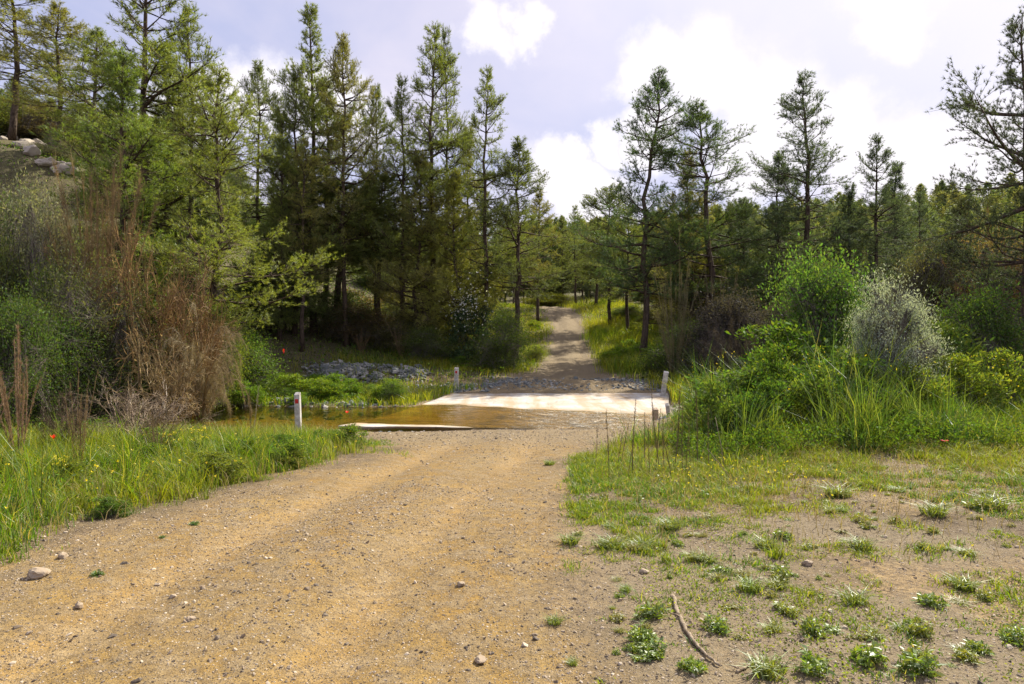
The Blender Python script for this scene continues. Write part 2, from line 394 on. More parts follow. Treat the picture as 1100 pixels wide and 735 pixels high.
M['wood_post'] = plain('weathered_post_wood', (.44, .34, .26), .85, ((.24, .18, .13), 14), .6)
M['petal_y'] = foliage('yellow_petals', (.85, .72, .03), .2, .4, False, .01)
M['petal_r'] = foliage('red_petals', (.75, .03, .015), .2, .4, False, .005)
M['petal_w'] = foliage('white_petals', (.65, .65, .6), .2, .4, False, .01)
def rubble(name, c1, c2, c3):
    m, t = mat(name); g = N(t, 'ShaderNodeNewGeometry'); n1 = noise(t, g.outputs['Position'], 30, 4, .6)
    c = ramp(t, g.outputs['Random Per Island'], [(0., c1), (.5, c2), (1., c3)])
    c = mixc(t, ramp(t, n1, [(.4, 0.), (.7, .4)]), c, (.3, .27, .22))
    finish(t, pbsdf(t, c, .85, bump(t, n1, .4, .02), .3)); return m
M['rubble'] = rubble('grey_rubble', (.07, .085, .09), (.17, .19, .19), (.38, .36, .32))
M['pebble'] = rubble('pebbles', (.07, .055, .045), (.26, .19, .12), (.52, .44, .34))
M['rock'] = rubble('hill_rock', (.24, .21, .18), (.40, .35, .29), (.52, .45, .38))
# concrete
m, t = mat('stained_concrete'); g = N(t, 'ShaderNodeNewGeometry'); P_ = g.outputs['Position']
n1 = noise(t, P_, 1.2, 6, .6, .5); n2 = noise(t, P_, 14, 5, .7)
c = mixc(t, ramp(t, n1, [(.42, 0.), (.66, 1.)]), (.52, .51, .49), (.42, .36, .28))
c = mixc(t, ramp(t, n2, [(.45, 0.), (.7, .5)]), c, (.30, .26, .22))
sx = N(t, 'ShaderNodeSeparateXYZ'); t.links.new(P_, sx.inputs[0])
alg = ramp(t, math_node(t, 'ADD', math_node(t, 'MULTIPLY', sx.outputs[2], -12), math_node(t, 'MULTIPLY', n1, .5)), [(0., 0.), (1., 1.)])
mr = N(t, 'ShaderNodeMapRange'); t.links.new(sx.outputs[2], mr.inputs[0]); mr.inputs[1].default_value = -.520; mr.inputs[2].default_value = -.545
c = mixc(t, mr.outputs[0], c, mixc(t, ramp(t, n1, [(.4, 0.), (.6, 1.)]), (.40, .25, .06), (.19, .125, .035)))
vr = N(t, 'ShaderNodeTexVoronoi', feature='DISTANCE_TO_EDGE'); vr.inputs['Scale'].default_value = .42; wvv = N(t, 'ShaderNodeVectorMath', operation='ADD'); t.links.new(P_, wvv.inputs[0])
nw = N(t, 'ShaderNodeTexNoise'); nw.inputs['Scale'].default_value = 2.2; nw.inputs['Detail'].default_value = 5; t.links.new(P_, nw.inputs['Vector']); t.links.new(nw.outputs['Color'], wvv.inputs[1]); t.links.new(wvv.outputs[0], vr.inputs['Vector'])
crk = ramp(t, vr.outputs['Distance'], [(0., 1.), (.012, 0.)])
c = mixc(t, math_node(t, 'MULTIPLY', crk, .7), c, (.12, .09, .06))
mp2 = N(t, 'ShaderNodeMapping'); mp2.inputs['Rotation'].default_value = (0, 0, R(12)); mp2.inputs['Scale'].default_value = (1.5, .2, 1); t.links.new(P_, mp2.inputs[0])
c = mixc(t, math_node(t, 'MULTIPLY', ramp(t, noise(t, mp2.outputs[0], 1.5, 4, .6), [(.45, 0.), (.62, 1.)]), .6), c, (.38, .25, .12))
finish(t, pbsdf(t, c, .85, bump(t, n2, .4, .01), .3)); M['concrete'] = m
# water: clear surface over the bed, amber tint
m, t = mat('creek_water'); g = N(t, 'ShaderNodeNewGeometry'); P_ = g.outputs['Position']
mp = N(t, 'ShaderNodeMapping'); mp.inputs['Scale'].default_value = (1, 1.6, 1); t.links.new(P_, mp.inputs[0])
w1 = noise(t, mp.outputs[0], 1.7, 4, .6, .8); w2 = noise(t, mp.outputs[0], 16, 3, .55, .4)
sx = N(t, 'ShaderNodeSeparateXYZ'); t.links.new(P_, sx.inputs[0])
rf = math_node(t, 'MULTIPLY', ramp(t, sx.outputs[0], [(0., 0.), (1., 1.)]), 1.)
ax = N(t, 'ShaderNodeMapRange', interpolation_type='SMOOTHSTEP'); t.links.new(sx.outputs[0], ax.inputs[0]); ax.inputs[1].default_value = -2.2; ax.inputs[2].default_value = 1.0
ax.inputs[3].default_value = .05; ax.inputs[4].default_value = 1.0
h = math_node(t, 'MULTIPLY', math_node(t, 'ADD', w1, math_node(t, 'MULTIPLY', w2, .12)), ax.outputs[0])
b = bump(t, h, 1.0, .22)
fr = N(t, 'ShaderNodeFresnel'); fr.inputs[0].default_value = 1.33; t.links.new(b, fr.inputs['Normal'])
gl = N(t, 'ShaderNodeBsdfGlossy'); t.links.new(math_node(t, 'MULTIPLY', ax.outputs[0], .3), gl.inputs['Roughness']); t.links.new(b, gl.inputs['Normal'])
tp = N(t, 'ShaderNodeBsdfTransparent'); tp.inputs[0].default_value = (.86, .78, .44, 1)
mx = N(t, 'ShaderNodeMixShader'); t.links.new(math_node(t, 'MULTIPLY', fr.outputs[0], 1.0, True), mx.inputs[0]); t.links.new(tp.outputs[0], mx.inputs[1]); t.links.new(gl.outputs[0], mx.inputs[2])
finish(t, mx.outputs[0]); M['water'] = m

# ------------------------------------------------------------------ ground and road: one grid split into two meshes along the road's edge
def rng(a, b, s): return np.arange(a, b, s)
gx = np.concatenate([rng(-320, -64, 8), rng(-64, -16, 1.), rng(-16, -6, .25), rng(-6, 7, .06), rng(7, 16, .18), rng(16, 64, 1.), rng(64, 330, 8)])
gy = np.concatenate([rng(-40, 1, 1.), rng(1, 13, .06), rng(13, 30, .14), rng(30, 72, .45), rng(72, 330, 4)])
GX, GY = np.meshgrid(gx, gy); GZ = zf(GX, GY); ny, nx = GX.shape
V = np.stack([GX, GY, GZ], 2).reshape(-1, 3)
idx = np.arange(nx*ny).reshape(ny, nx)
q = np.stack([idx[:-1, :-1], idx[:-1, 1:], idx[1:, 1:], idx[1:, :-1]], 2).reshape(-1, 4)
cxm = V[q].mean(1); dist = np.abs(cxm[:, 0]-cx(cxm[:, 1]))-hw(cxm[:, 1])+.35*fbm(cxm[:, 0], cxm[:, 1], 1.2, 3, 20)
creekm = (cxm[:, 1] > 15.6) & (cxm[:, 1] < 25.4)
isroad = (dist < 0) & ~creekm & (cxm[:, 1] < 80)
def vdist(x, y): return np.abs(x-cx(y))-hw(y)
def attr(me, vv):
    x, y, z = vv[:, 0], vv[:, 1], vv[:, 2]; d = vdist(x, y)
    left = x < cx(y)
    veg = np.where(left, ss(.35, 1.3, d+.6*vn(x, y, 1.5, 31)), 0)*ss(2, 5, y)*np.where(y < 26, 1, 1)
    rgt = ss(9, 13, y+1.5*fbm(x, y, .6, 2, 33))*ss(.3, 1.5, d)
    veg = np.maximum(veg, np.where(left, 0, rgt)); veg = veg*np.where((y > 15) & (y < 28.5) & (x > -4.5) & (x < 6), .0, 1)
    veg = np.maximum(veg*.9, ss(60, 75, y))
    bed = ss(-.5, -.62, z)*(y > 15)
    grit = ss(12, 14.5, y)*(d < 1.5)*(.85+.15*ss(26, 30, y))
    grit = np.maximum(grit, np.where(left, 0, ss(-.2, .6, d)*ss(12, 8, y)*ss(-.1, .25, fbm(x, y, .7, 3, 35))))
    road = ss(.45, -.35, d+.7*fbm(x, y, 1.3, 3, 20))
    lane = np.exp(-((np.abs(x-cx(y)+.05+.12*vn(x*0, y, .5, 7))-.78)/.24)**2)*(.8+.6*fbm(x, y*.3, 1.2, 3, 9))
    for nm, a in (('veg', veg), ('bed', bed), ('grit', grit), ('lane', lane), ('road', road)):
        at_ = me.attributes.new(nm, 'FLOAT', 'POINT'); at_.data.foreach_set('value', a.astype(np.float32))
def submesh(name, qs, m_):
    u, inv = np.unique(qs.ravel(), return_inverse=True); vv = V[u]; me = bpy.data.meshes.new(name)
    me.vertices.add(len(u)); me.vertices.foreach_set('co', vv.astype(np.float32).ravel())
    me.loops.add(len(inv)); me.loops.foreach_set('vertex_index', inv.astype(np.int32))
    me.polygons.add(len(qs)); me.polygons.foreach_set('loop_start', np.arange(len(qs), dtype=np.int32)*4)
    me.polygons.foreach_set('use_smooth', np.ones(len(qs), bool)); me.update(calc_edges=True); me.materials.append(m_); attr(me, vv)
    return tag(link(name, me), kind='structure')
submesh('ground', q[~isroad], M['soil']); submesh('dirt_road', q[isroad], M['road'])

# ford slab: closed slab with thickness
us = np.linspace(0, 1, 60); vs = np.linspace(0, 1, 60); U, Vv = np.meshgrid(us, vs)
Y = 16.45+8.75*Vv+.3*Vv*(1-U)*1.0; X = (-4.2+2.05*Vv)*(1-U)+(3.85+1.9*Vv)*U
X = X+.05*vn(X, Y, 2., 3)*((U == 0) | (U == 1)); Y = Y+.12*fbm(X, Y, 1.5, 2, 4)*((Vv == 0) | (Vv == 1))
Z = slab_z(X, Y)+.022*fbm(X, Y, .8, 4, 5)
top = np.stack([X, Y, Z], 2).reshape(-1, 3); bot = top-np.array([0, 0, .3])
ii = np.arange(3600).reshape(60, 60); qq = np.stack([ii[:-1, :-1], ii[:-1, 1:], ii[1:, 1:], ii[1:, :-1]], 2).reshape(-1, 4)
mb = MB(); T = np.concatenate([qq[:, [0, 1, 2]], qq[:, [0, 2, 3]]]); Tb = T[:, ::-1]+3600
bd = np.concatenate([ii[0], ii[1:, -1], ii[-1, -2::-1], ii[-2:0:-1, 0]]); nb = np.roll(bd, -1)
sT = np.concatenate([np.stack([bd, bd+3600, nb+3600], 1), np.stack([bd, nb+3600, nb], 1)])
mb.add(np.vstack([top, bot]), np.vstack([T, Tb, sT]))
tag(link('concrete_ford', mb.mesh('concrete_ford', M['concrete'])), kind='structure')
# water sheet
wx = np.linspace(-45, 30, 300); wy = np.linspace(13.5, 26, 90); WX, WY = np.meshgrid(wx, wy)
wz = -.535+0*WX; ii = np.arange(WX.size).reshape(WX.shape)
qq = np.stack([ii[:-1, :-1], ii[:-1, 1:], ii[1:, 1:], ii[1:, :-1]], 2).reshape(-1, 4)
cxw = (WX.ravel()[qq].mean(1)); cyw = WY.ravel()[qq].mean(1); keep = (np.minimum(zf(cxw, cyw), np.where((slab_uv(cxw, cyw)[0] > -.05) & (slab_uv(cxw, cyw)[0] < 1.05) & (cyw > 16), slab_z(cxw, cyw), 9)) < -.40) & (cyw > 15.2)
qq = qq[keep]; mb = MB(); mb.add(np.stack([WX, WY, wz], 2).reshape(-1, 3), np.concatenate([qq[:, [0, 1, 2]], qq[:, [0, 2, 3]]]))
tag(link('creek_water', mb.mesh('creek_water', M['water'], True)), kind='structure')

# ------------------------------------------------------------------ stones
rs = np.random.RandomState(5)
def scatter(n, x0, x1, y0, y1, fn, sink=.0):
    x = rs.uniform(x0, x1, n); y = rs.uniform(y0, y1, n); k = rs.rand(n) < fn(x, y); x, y = x[k], y[k]
    return np.stack([x, y, zf(x, y)+sink], 1)
mb = MB()
P = scatter(70000, -5, 7, 2.5, 15.5, lambda x, y: np.where(y < 8, .9, .5)*(.25+1.5*np.clip(fbm(x, y, .9, 3, 41)+.1, 0, 1)+.4*np.exp(-((x-cx(y))/.45)**2)))
stones(mb, rs, P, np.clip(rs.lognormal(-4.5, .55, len(P)), .006, .05), .7)
P = scatter(90000, -5.5, 6, 2.6, 8, lambda x, y: (np.abs(x) < .8*y+.2)*(vdist(x, y) < 1.5)*(.35+1.6*np.clip(fbm(x, y*.5, 1.3, 3, 47)+.1, 0, 1))); stones(mb, rs, P, np.clip(rs.lognormal(-4.75, .45, len(P)), .005, .03), .75)
P = scatter(6000, -5, 4.5, 11, 16.4, lambda x, y: (vdist(x, y) < .6)*1.*ss(11, 14.5, y))
stones(mb, rs, P, np.clip(rs.lognormal(-3.7, .4, len(P)), .01, .09), .7)
P = scatter(26000, .2, 9, 2.6, 10, lambda x, y: (x-cx(y)-hw(y) > -.1)*(.15+ss(-.05, .3, fbm(x, y, .9, 3, 45)))*(x < .85*y+.5)); stones(mb, rs, P, np.clip(rs.lognormal(-4.5, .45, len(P)), .006, .04), .7)
tag(link('loose_pebbles', mb.mesh('loose_pebbles', M['pebble'])), kind='stuff', label='small loose pebbles strewn over the dirt track and bare ground', cat='pebbles')
mb = MB()
P = scatter(8000, -9.5, -2.4, 26.5, 30.5, lambda x, y: np.exp(-((x+6.0)/2.2)**4-((y-28.3)/.95)**4)*ss(-.6, -.1, fbm(x, y, 1.1, 2, 46)))
P[:, 2] += rs.uniform(-.05, .09, len(P)); stones(mb, rs, P, np.clip(rs.lognormal(-2.05, .5, len(P)), .04, .5), .75)
P = scatter(700, -4.5, -1.4, 24.8, 27.2, lambda x, y: 1.*(np.abs(y-26-.3*(x+3)) < .8)); stones(mb, rs, P, np.clip(rs.lognormal(-2.1, .4, len(P)), .05, .3), .75)
tag(link('rubble_bank', mb.mesh('rubble_bank', M['rubble'])), kind='stuff', label='heap of broken blue-grey rubble on the far left bank of the creek', cat='rubble')
mb = MB()
P = scatter(9000, -1.2, 9.5, 25.3, 29.3, lambda x, y: np.exp(-((y-27.1)/1.25)**4)*np.where(vdist(x, y) < -.3, .45, .75)*ss(-.3, .15, fbm(x, y, .9, 3, 44)))
P[:, 2] += rs.uniform(-.04, .02, len(P)); stones(mb, rs, P, np.clip(rs.lognormal(-2.35, .4, len(P)), .04, .26), .7)
tag(link('gravel_strip', mb.mesh('gravel_strip', M['rubble'])), kind='stuff', label='band of grey gravel across the track just beyond the concrete ford', cat='gravel')
# bank stones along the water
mb = MB()
P = scatter(900, -12, -3.5, 20.6, 22.2, lambda x, y: .35+0*x); stones(mb, rs, P, np.clip(rs.lognormal(-2.0, .45, len(P)), .05, .4), .7)
P = scatter(500, -4.8, -2, 15.4, 16.9, lambda x, y: .8+0*x); stones(mb, rs, P, np.clip(rs.lognormal(-2.9, .45, len(P)), .02, .15), .7)
P = scatter(240, 3.4, 5, 15.6, 17.5, lambda x, y: .8+0*x); stones(mb, rs, P, np.clip(rs.lognormal(-2.6, .45, len(P)), .03, .2), .7)
tag(link('bank_stones', mb.mesh('bank_stones', M['rubble'])), kind='stuff', label='grey stones lying along the edges of the brown creek', cat='stones')
# countable stones
def stone_mesh(seed):
    r_ = np.random.RandomState(seed); import bmesh
    bm = bmesh.new(); bmesh.ops.create_icosphere(bm, subdivisions=3, radius=.5)
    for v in bm.verts:
        n = v.co.normalized(); k = 1+.5*float(fbm(n.x*2+seed, n.y*2+n.z*1.7, .9, 3)); v.co *= k
    for i in range(7):
        d_ = Vector(r_.normal(0, 1, 3)).normalized(); lim = .36
        for v in bm.verts:
            e = v.co.dot(d_)-lim
            if e > 0: v.co -= d_*e*.9
    me = bpy.data.meshes.new('stone'); bm.to_mesh(me); bm.free(); me.materials.append(M['pebble']); return me
st = [stone_mesh(i) for i in range(4)]; strk = []
for s_ in st:
    c_ = s_.copy(); c_.materials.clear(); c_.materials.append(M['rock']); strk.append(c_)
for i, (px, py, s_, lab) in enumerate([
    (496, 632, .06, 'dark angular stone alone in the middle of the dirt track'), (516, 713, .075, 'pale rounded stone at the bottom edge of the track'),
    (42, 620, .14, 'buff stone half sunk at the left verge, larger of two'), (67, 601, .09, 'buff stone at the left verge beside the grass, smaller of two'),
    (868, 609, .085, 'dark grey cubical stone on the bare ground at right'), (692, 617, .07, 'dark stone among the low weeds right of the track'),
    (205, 668, .06, 'small brown stone in the left wheel rut'), (85, 655, .07, 'dark stone near the left edge of the track')]):
    x, y, z = ground_at(px, py); o = link('stone', st[i % 4]); o.location = (x, y, z+s_*.15); o.scale = (s_, s_*.8, s_*.6); o.rotation_euler = (0, 0, i*1.7)
    tag(o, lab, 'stone', 'single stones on the track and verge')
i = 0
rs2 = random.Random(3)
for k in range(46):
    px = rs2.uniform(-10, 75); py = 128+px*.55+rs2.uniform(-12, 26); d = 30
    x, y, z = ground_at(px, py); s_ = rs2.choice([.4, .5, .7, 1.0])
    o = link('boulder', strk[k % 4]); o.location = (x, y, z+s_*.1); o.scale = (s_*1.3, s_, s_*.75); o.rotation_euler = (rs2.uniform(-.3, .3), 0, rs2.uniform(0, 6))
    tag(o, 'pale angular boulder in the rock outcrop high on the left slope', 'boulder', 'boulders of the outcrop on the left slope')

# ------------------------------------------------------------------ pines
def pine(seed, H=12., cb=.25, Rm=2.2, prof='cone', dens=1., L=.15, wd=.012, nk=12, wig=.15, dead=6, step=.42, droop=0., tuft=.13):
    r_ = np.random.RandomState(seed); wood = MB(); crown = MB()
    n = 14; tz = np.linspace(0, H, n); tx = np.cumsum(r_.normal(0, wig, n))*.35; ty = np.cumsum(r_.normal(0, wig, n))*.35; tx -= tx[0]; ty -= ty[0]
    rb = .0075*H+.028; tr = rb*(1-tz/H)**.8+.012; tr[0] *= 1.3
    tube(wood, np.stack([tx, ty, tz], 1), tr, 8)
    tp = lambda z: np.array([np.interp(z, tz, tx), np.interp(z, tz, ty), z])
    TP, TD = [], []; SA, SB, SR = [], [], []
    z = H*cb; az = r_.rand()*6.28
    while z < H-.15:
        t_ = (z/H-cb)/(1-cb)
        if prof == 'cone': e = max(.08, 1-t_**1.5)**.8*(.6+.4*min(1, t_*5+.3))*(.85+.3*math.sin(t_*17+seed*2))
        elif prof == 'round': e = (max(0, 1-(2*t_-.75)**2/1.7))**.6*(.95 if t_ < .8 else .9)
        else: e = max(.1, 1-t_**1.9)**.8*(.72+.34*math.sin(t_*11+seed))
        k = r_.randint(4, 8)
        for _ in range(k):
            az += 6.28/k+r_.normal(0, .6)
            Lb = max(.25, Rm*e*r_.uniform(.35, 1.2)); el = R(2+40*t_**1.5)+r_.normal(0, .2)
            d0 = np.array([math.cos(az)*math.cos(el), math.sin(az)*math.cos(el), math.sin(el)])
            m_ = 6; p = tp(z); pts = [p]; d_ = d0.copy(); br0 = max(.012, .02*Lb+.006)
            for s in range(m_):
                d_ = d_+np.array([0, 0, (.10 if s > 1 else -.06)-droop])+r_.normal(0, .09, 3); d_ /= np.linalg.norm(d_)
                pts.append(pts[-1]+d_*Lb/m_)
            pts = np.array(pts); rr = np.linspace(br0, .006, m_+1)
            SA.append(pts[:-1]); SB.append(pts[1:]); SR.append(np.stack([rr[:-1], rr[1:]], 1))
            nt_ = int(Lb*9*dens)+5
            for q_ in range(nt_):
                s = 1-(r_.rand()**1.3)*.62; f = s*m_; i0 = min(int(f), m_-1); b0 = pts[i0]+(pts[i0+1]-pts[i0])*(f-i0)
                bd_ = pts[i0+1]-pts[i0]; bd_ /= np.linalg.norm(bd_)
                a_ = r_.choice([-1, 1])*r_.uniform(.5, 1.3); ca, sa = math.cos(a_), math.sin(a_)
                td = np.array([bd_[0]*ca-bd_[1]*sa, bd_[0]*sa+bd_[1]*ca, bd_[2]+r_.normal(.10, .5)]); td /= np.linalg.norm(td)
                tl = Lb*r_.uniform(.16, .42)*(1.25-s*.6)+.14; e1 = b0+td*tl
                SA.append(b0[None]); SB.append(e1[None]); SR.append(np.array([[.007, .003]]))
                nn = max(2, int(tl/tuft)+1); f_ = np.linspace(.35, 1, nn)[:, None]
                TP.append(b0+td*tl*f_+r_.normal(0, .035, (nn, 3))); TD.append(np.repeat((td+np.array([0, 0, .35]))[None], nn, 0))
            TP.append(pts[-2:]); TD.append(np.repeat(d_[None], 2, 0))
        z += .82*step*r_.uniform(.5, 1.4)*(1 if t_ < .7 else .7)
    TP.append(tp(H)[None]+r_.normal(0, .08, (6, 3))); TD.append(np.tile([0, 0, 1.], (6, 1)))
    for _ in range(dead):                                # bare dead limbs below the crown
        z = H*r_.uniform(.08, cb+.1); a_ = r_.rand()*6.28; l_ = r_.uniform(.4, 1.5); d_ = np.array([math.cos(a_), math.sin(a_), r_.uniform(-.3, .3)])
        p = tp(z); q1 = p+d_*l_*.5+[0, 0, .05]; q2 = p+d_*l_+[0, 0, -.1*l_]
        SA.append(np.array([p, q1])); SB.append(np.array([q1, q2])); SR.append(np.array([[.02, .012], [.012, .004]]))
    SR = np.concatenate(SR); cones(wood, np.concatenate(SA), np.concatenate(SB), SR[:, 0], SR[:, 1], 3)
    needles(crown, r_, np.concatenate(TP), np.concatenate(TD), nk, L, wd, .55)
    return [('trunk', wood.mesh('trunk', M['bark'], True)), ('crown', crown.mesh('crown', M['needle']))]
PV = {
 'tall':  pine(1, cb=.34, Rm=2.3, prof='cone', dens=1.0, nk=10, dead=10),
 'dense': pine(2, cb=.20, Rm=2.3, prof='irr', dens=1.0, nk=11, step=.46),
 'cone':  pine(3, cb=.16, Rm=1.9, prof='cone', dens=1.2, nk=11, wig=.05, step=.40),
 'airy':  pine(4, cb=.34, Rm=2.3, prof='cone', dens=.95, nk=10, step=.5, dead=12),
 'round': pine(5, cb=.38, Rm=2.4, prof='round', dens=1.2, nk=11, dead=12),
 'open':  pine(6, cb=.22, Rm=2.8, prof='irr', dens=.9, nk=10, step=.55, wig=.25, dead=10),
 'slim':  pine(7, cb=.18, Rm=1.35, prof='cone', dens=1.1, nk=10, step=.36),
 'low':   pine(8, cb=.06, Rm=2.7, prof='cone', dens=1.2, nk=11, step=.42),
 'under': pine(9, cb=.45, Rm=1.9, prof='round', dens=1.2, nk=11, dead=16),
}
DK, MG, OL, YG, BG = (.17, .215, .05), (.21, .26, .045), (.27, .27, .055), (.32, .34, .05), (.10, .145, .07)
def tree(px, top, d, var, wpx, col, label, group=None, rot=None, tilt=(0, 0), bx=None):
    x = ((bx if bx is not None else px)-550)/F*d; z = zs(x, d)-.05; zt = CAMZ+(HOR-top)/F*d; H = max(2.5, zt-z)
    Rn = {'tall': 2.3, 'dense': 2.3, 'cone': 1.9, 'airy': 2.2, 'round': 2.4, 'open': 2.8, 'slim': 1.35, 'low': 2.7, 'under': 1.9}[var]
    sx_ = min(2.2, max(.5, wpx*1.06/F*d/2/Rn)); 
    return place('pine_tree', PV[var], label, 'pine tree', (x, d, z), rot if rot is not None else (px*1.3) % 6.28, group, (sx_, sx_, H/12.), tilt, col)
G1 = 'pines on the left slope'; G2 = 'pines right of the track'
for a in [
 (12, -45, 44, 'tall', 120, YG, 'yellow-green pine at the far left edge, cut by the top of the photo', G1),
 (60, 5, 42, 'tall', 110, OL, 'olive pine above the rock outcrop on the left slope', G1),
 (100, 30, 38, 'tall', 110, MG, 'mid-green bushy pine between the outcrop and the tallest left trunk', G1),
 (148, -60, 28, 'airy', 200, MG, 'tallest pine on the left, its thick bare trunk running out of the top', G1),
 (130, 62, 25, 'low', 190, (.20, .28, .045), 'bright green pine low in front of the tallest left trunk', G1),
 (205, 12, 30, 'airy', 110, MG, 'tall thin airy pine just right of the tallest left trunk', G1),
 (226, 74, 22.5, 'open', 190, (.25, .30, .05), 'yellow-green pine with bare lower limbs beside the brown dead bush', G1),
 (178, 45, 34, 'slim', 90, MG, 'slim pine squeezed behind the tallest left trunk', G1),
 (280, 66, 36, 'tall', 80, DK, 'narrow dark pine standing in the sky gap on the left', G1),
 (300, 120, 32, 'low', 90, MG, 'shorter green pine just right of the narrow dark one', G1),
 (337, 8, 34, 'dense', 125, MG, 'tallest dense pine in the middle of the left wood', G1),
 (372, 38, 33, 'tall', 95, OL, 'olive pine with a bare straight trunk right of the tallest dense pine', G1),
 (316, 75, 33, 'tall', 85, DK, 'dark pine just left of the tallest dense pine', G1),
 (352, 90, 36, 'slim', 70, DK, 'thin dark pine between the dense pine and its olive neighbour', G1),
 (405, 92, 35, 'tall', 75, DK, 'short-topped dark pine in the dip between the two high clumps', G1),
 (432, 88, 34, 'airy', 85, MG, 'sparse pine left of the twin-topped airy pine', G1),
 (463, 30, 34, 'airy', 120, MG, 'tall see-through pine with a spread top in the middle left', G1),
 (480, 36, 36, 'airy', 70, DK, 'second spire close behind the see-through pine', G1),
 (449, 165, 33.5, 'low', 105, OL, 'olive-brown pine low in front of the see-through pine', G1),
 (490, 185, 33, 'low', 95, YG, 'yellow-green young pine below the see-through pine', G1),
 (405, 190, 34, 'under', 100, DK, 'dark understorey pine at the middle of the left wood', G1),
 (521, 76, 33, 'airy', 95, MG, 'bent-topped thin pine near the right end of the left wood', G1),
 (505, 140, 36, 'low', 80, OL, 'olive pine tucked below the bent-topped one', G1),
 (553, 150, 33.5, 'tall', 110, (.16, .20, .05), 'conical pine with a straight bare trunk left of the far track', G1),
 (578, 205, 52, 'tall', 60, OL, 'small olive pine behind the conical pine by the track', G1),
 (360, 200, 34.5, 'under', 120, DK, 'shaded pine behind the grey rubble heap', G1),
 (300, 215, 33, 'low', 110, (.16, .22, .04), 'green low pine right of the brown dead bush', G1),
 (618, 222, 62, 'airy', 45, MG, 'small distant pine standing at the head of the track', G2),
 (655, 205, 50, 'round', 70, DK, 'round-topped dark pine left of the leaning pine', G2),
 (640, 240, 60, 'tall', 60, MG, 'far green pine over the bend of the track', G2),
 (703, 62, 35, 'open', 150, (.085, .145, .04), 'tall pine with a thick dark leaning trunk beside the far track', G2, .6, (0, R(5.0)), 690),
 (762, 108, 36, 'open', 165, (.10, .155, .04), 'broad pine with upswept limbs right of the leaning pine', G2, 2.1),
 (742, 165, 38, 'low', 95, OL, 'olive young pine between the leaning and the broad pine', G2),
 (833, 165, 38, 'tall', 80, BG, 'short dark pine on the left flank of the tall straight pine', G2),
 (870, 82, 36, 'airy', 125, BG, 'tall straight pine with a pointed open crown against bright sky', G2, 1.0),
 (915, 200, 36, 'low', 80, BG, 'low dark pine right of the tall straight pine', G2),
 (938, 150, 36, 'airy', 90, BG, 'smaller open pine right of the tall straight pine', G2, 3.0),
 (962, 175, 44, 'slim', 50, BG, 'thin pine spire beside the smaller open pine', G2),
 (990, 208, 48, 'airy', 60, BG, 'faint pine before the right-hand ridge', G2),
 (800, 215, 40, 'low', 90, BG, 'low dark pine between the broad and the straight pine', G2),
 (675, 225, 44, 'tall', 70, MG, 'slender pine directly behind the leaning trunk', G2),
 (1035, 215, 30, 'low', 120, (.07, .085, .03), 'low pine with browned lower needles under the right-edge pine', G2),
 ]:
    tree(*a)
# near right pine, own finer mesh
big = pine(21, H=10.5, cb=.15, Rm=4.2, prof='irr', dens=.75, L=.13, wd=.012, nk=14, wig=.1, dead=14, step=.62, tuft=.12)
x = (1101-550)/F*21; place('pine_tree', big, 'big near pine at the right edge, long dark limbs reaching into bright sky', 'pine tree', (x, 21, zs(x, 21)-.05), 2.6, G2, (1.1, 1.1, 1.2), (0, 0), (.07, .095, .045))

# background wood: separate trees
skyl_x = [-200, 0, 60, 150, 250, 300, 330, 420, 470, 540, 575, 600, 660, 700, 790, 830, 900, 980, 1100, 1300]
skyl_y = [60, 70, 110, 110, 120, 150, 120, 150, 130, 190, 225, 228, 226, 205, 205, 215, 215, 222, 225, 225]
rr_ = random.Random(8); taken = []; nb_ = 0
vars_ = ['tall', 'dense', 'under', 'round', 'cone', 'airy', 'low', 'slim']
while nb_ < 112:
    y = rr_.uniform(27, 78); x = rr_.uniform(-.86, .86)*y; px = 550+x/y*F
    c_ = float(cx(y)); 
    if px < 110 and y < 44: continue
    if 110 < px < 560 and y < 60 and rr_.random() < .72: continue
    if abs(x-c_) < (3.0 if y < 60 else 2.2) or (x > 0 and y < 38) or (x < c_ and x > c_-5.5 and y < 40): continue
    if y > 60 and 575 < px < 625 and y < 68: continue
    if any((x-a)**2+(y-b)**2 < 3.0 for a, b in taken): continue
    taken.append((x, y)); top = np.interp(px, skyl_x, skyl_y)+rr_.uniform(2, 45)
    z = zs(x, y); Hm = rr_.uniform(6.5, 11.5); Hs = CAMZ+(HOR-top)/F*y-z
    if Hs < 3: continue
    H = min(Hm, Hs); s_ = H/12*rr_.uniform(.95, 1.35); col = rr_.choice([DK, DK, MG, OL, BG, MG]) if x < c_ else rr_.choice([DK, BG, MG, (.14, .17, .05), BG])
    if x < c_: lab, gr = 'slender pine deep in the wood on the left slope, one trunk among many', 'background pines of the left slope'
    else: lab, gr = 'pine in the shaded wood behind the trees right of the track, one among many', 'background pines right of the track'
    place('pine_tree', PV[rr_.choice(vars_)], lab, 'pine tree', (x, y, z-.05), rr_.uniform(0, 6.28), gr, (s_, s_, H/12), (0, 0), col); nb_ += 1
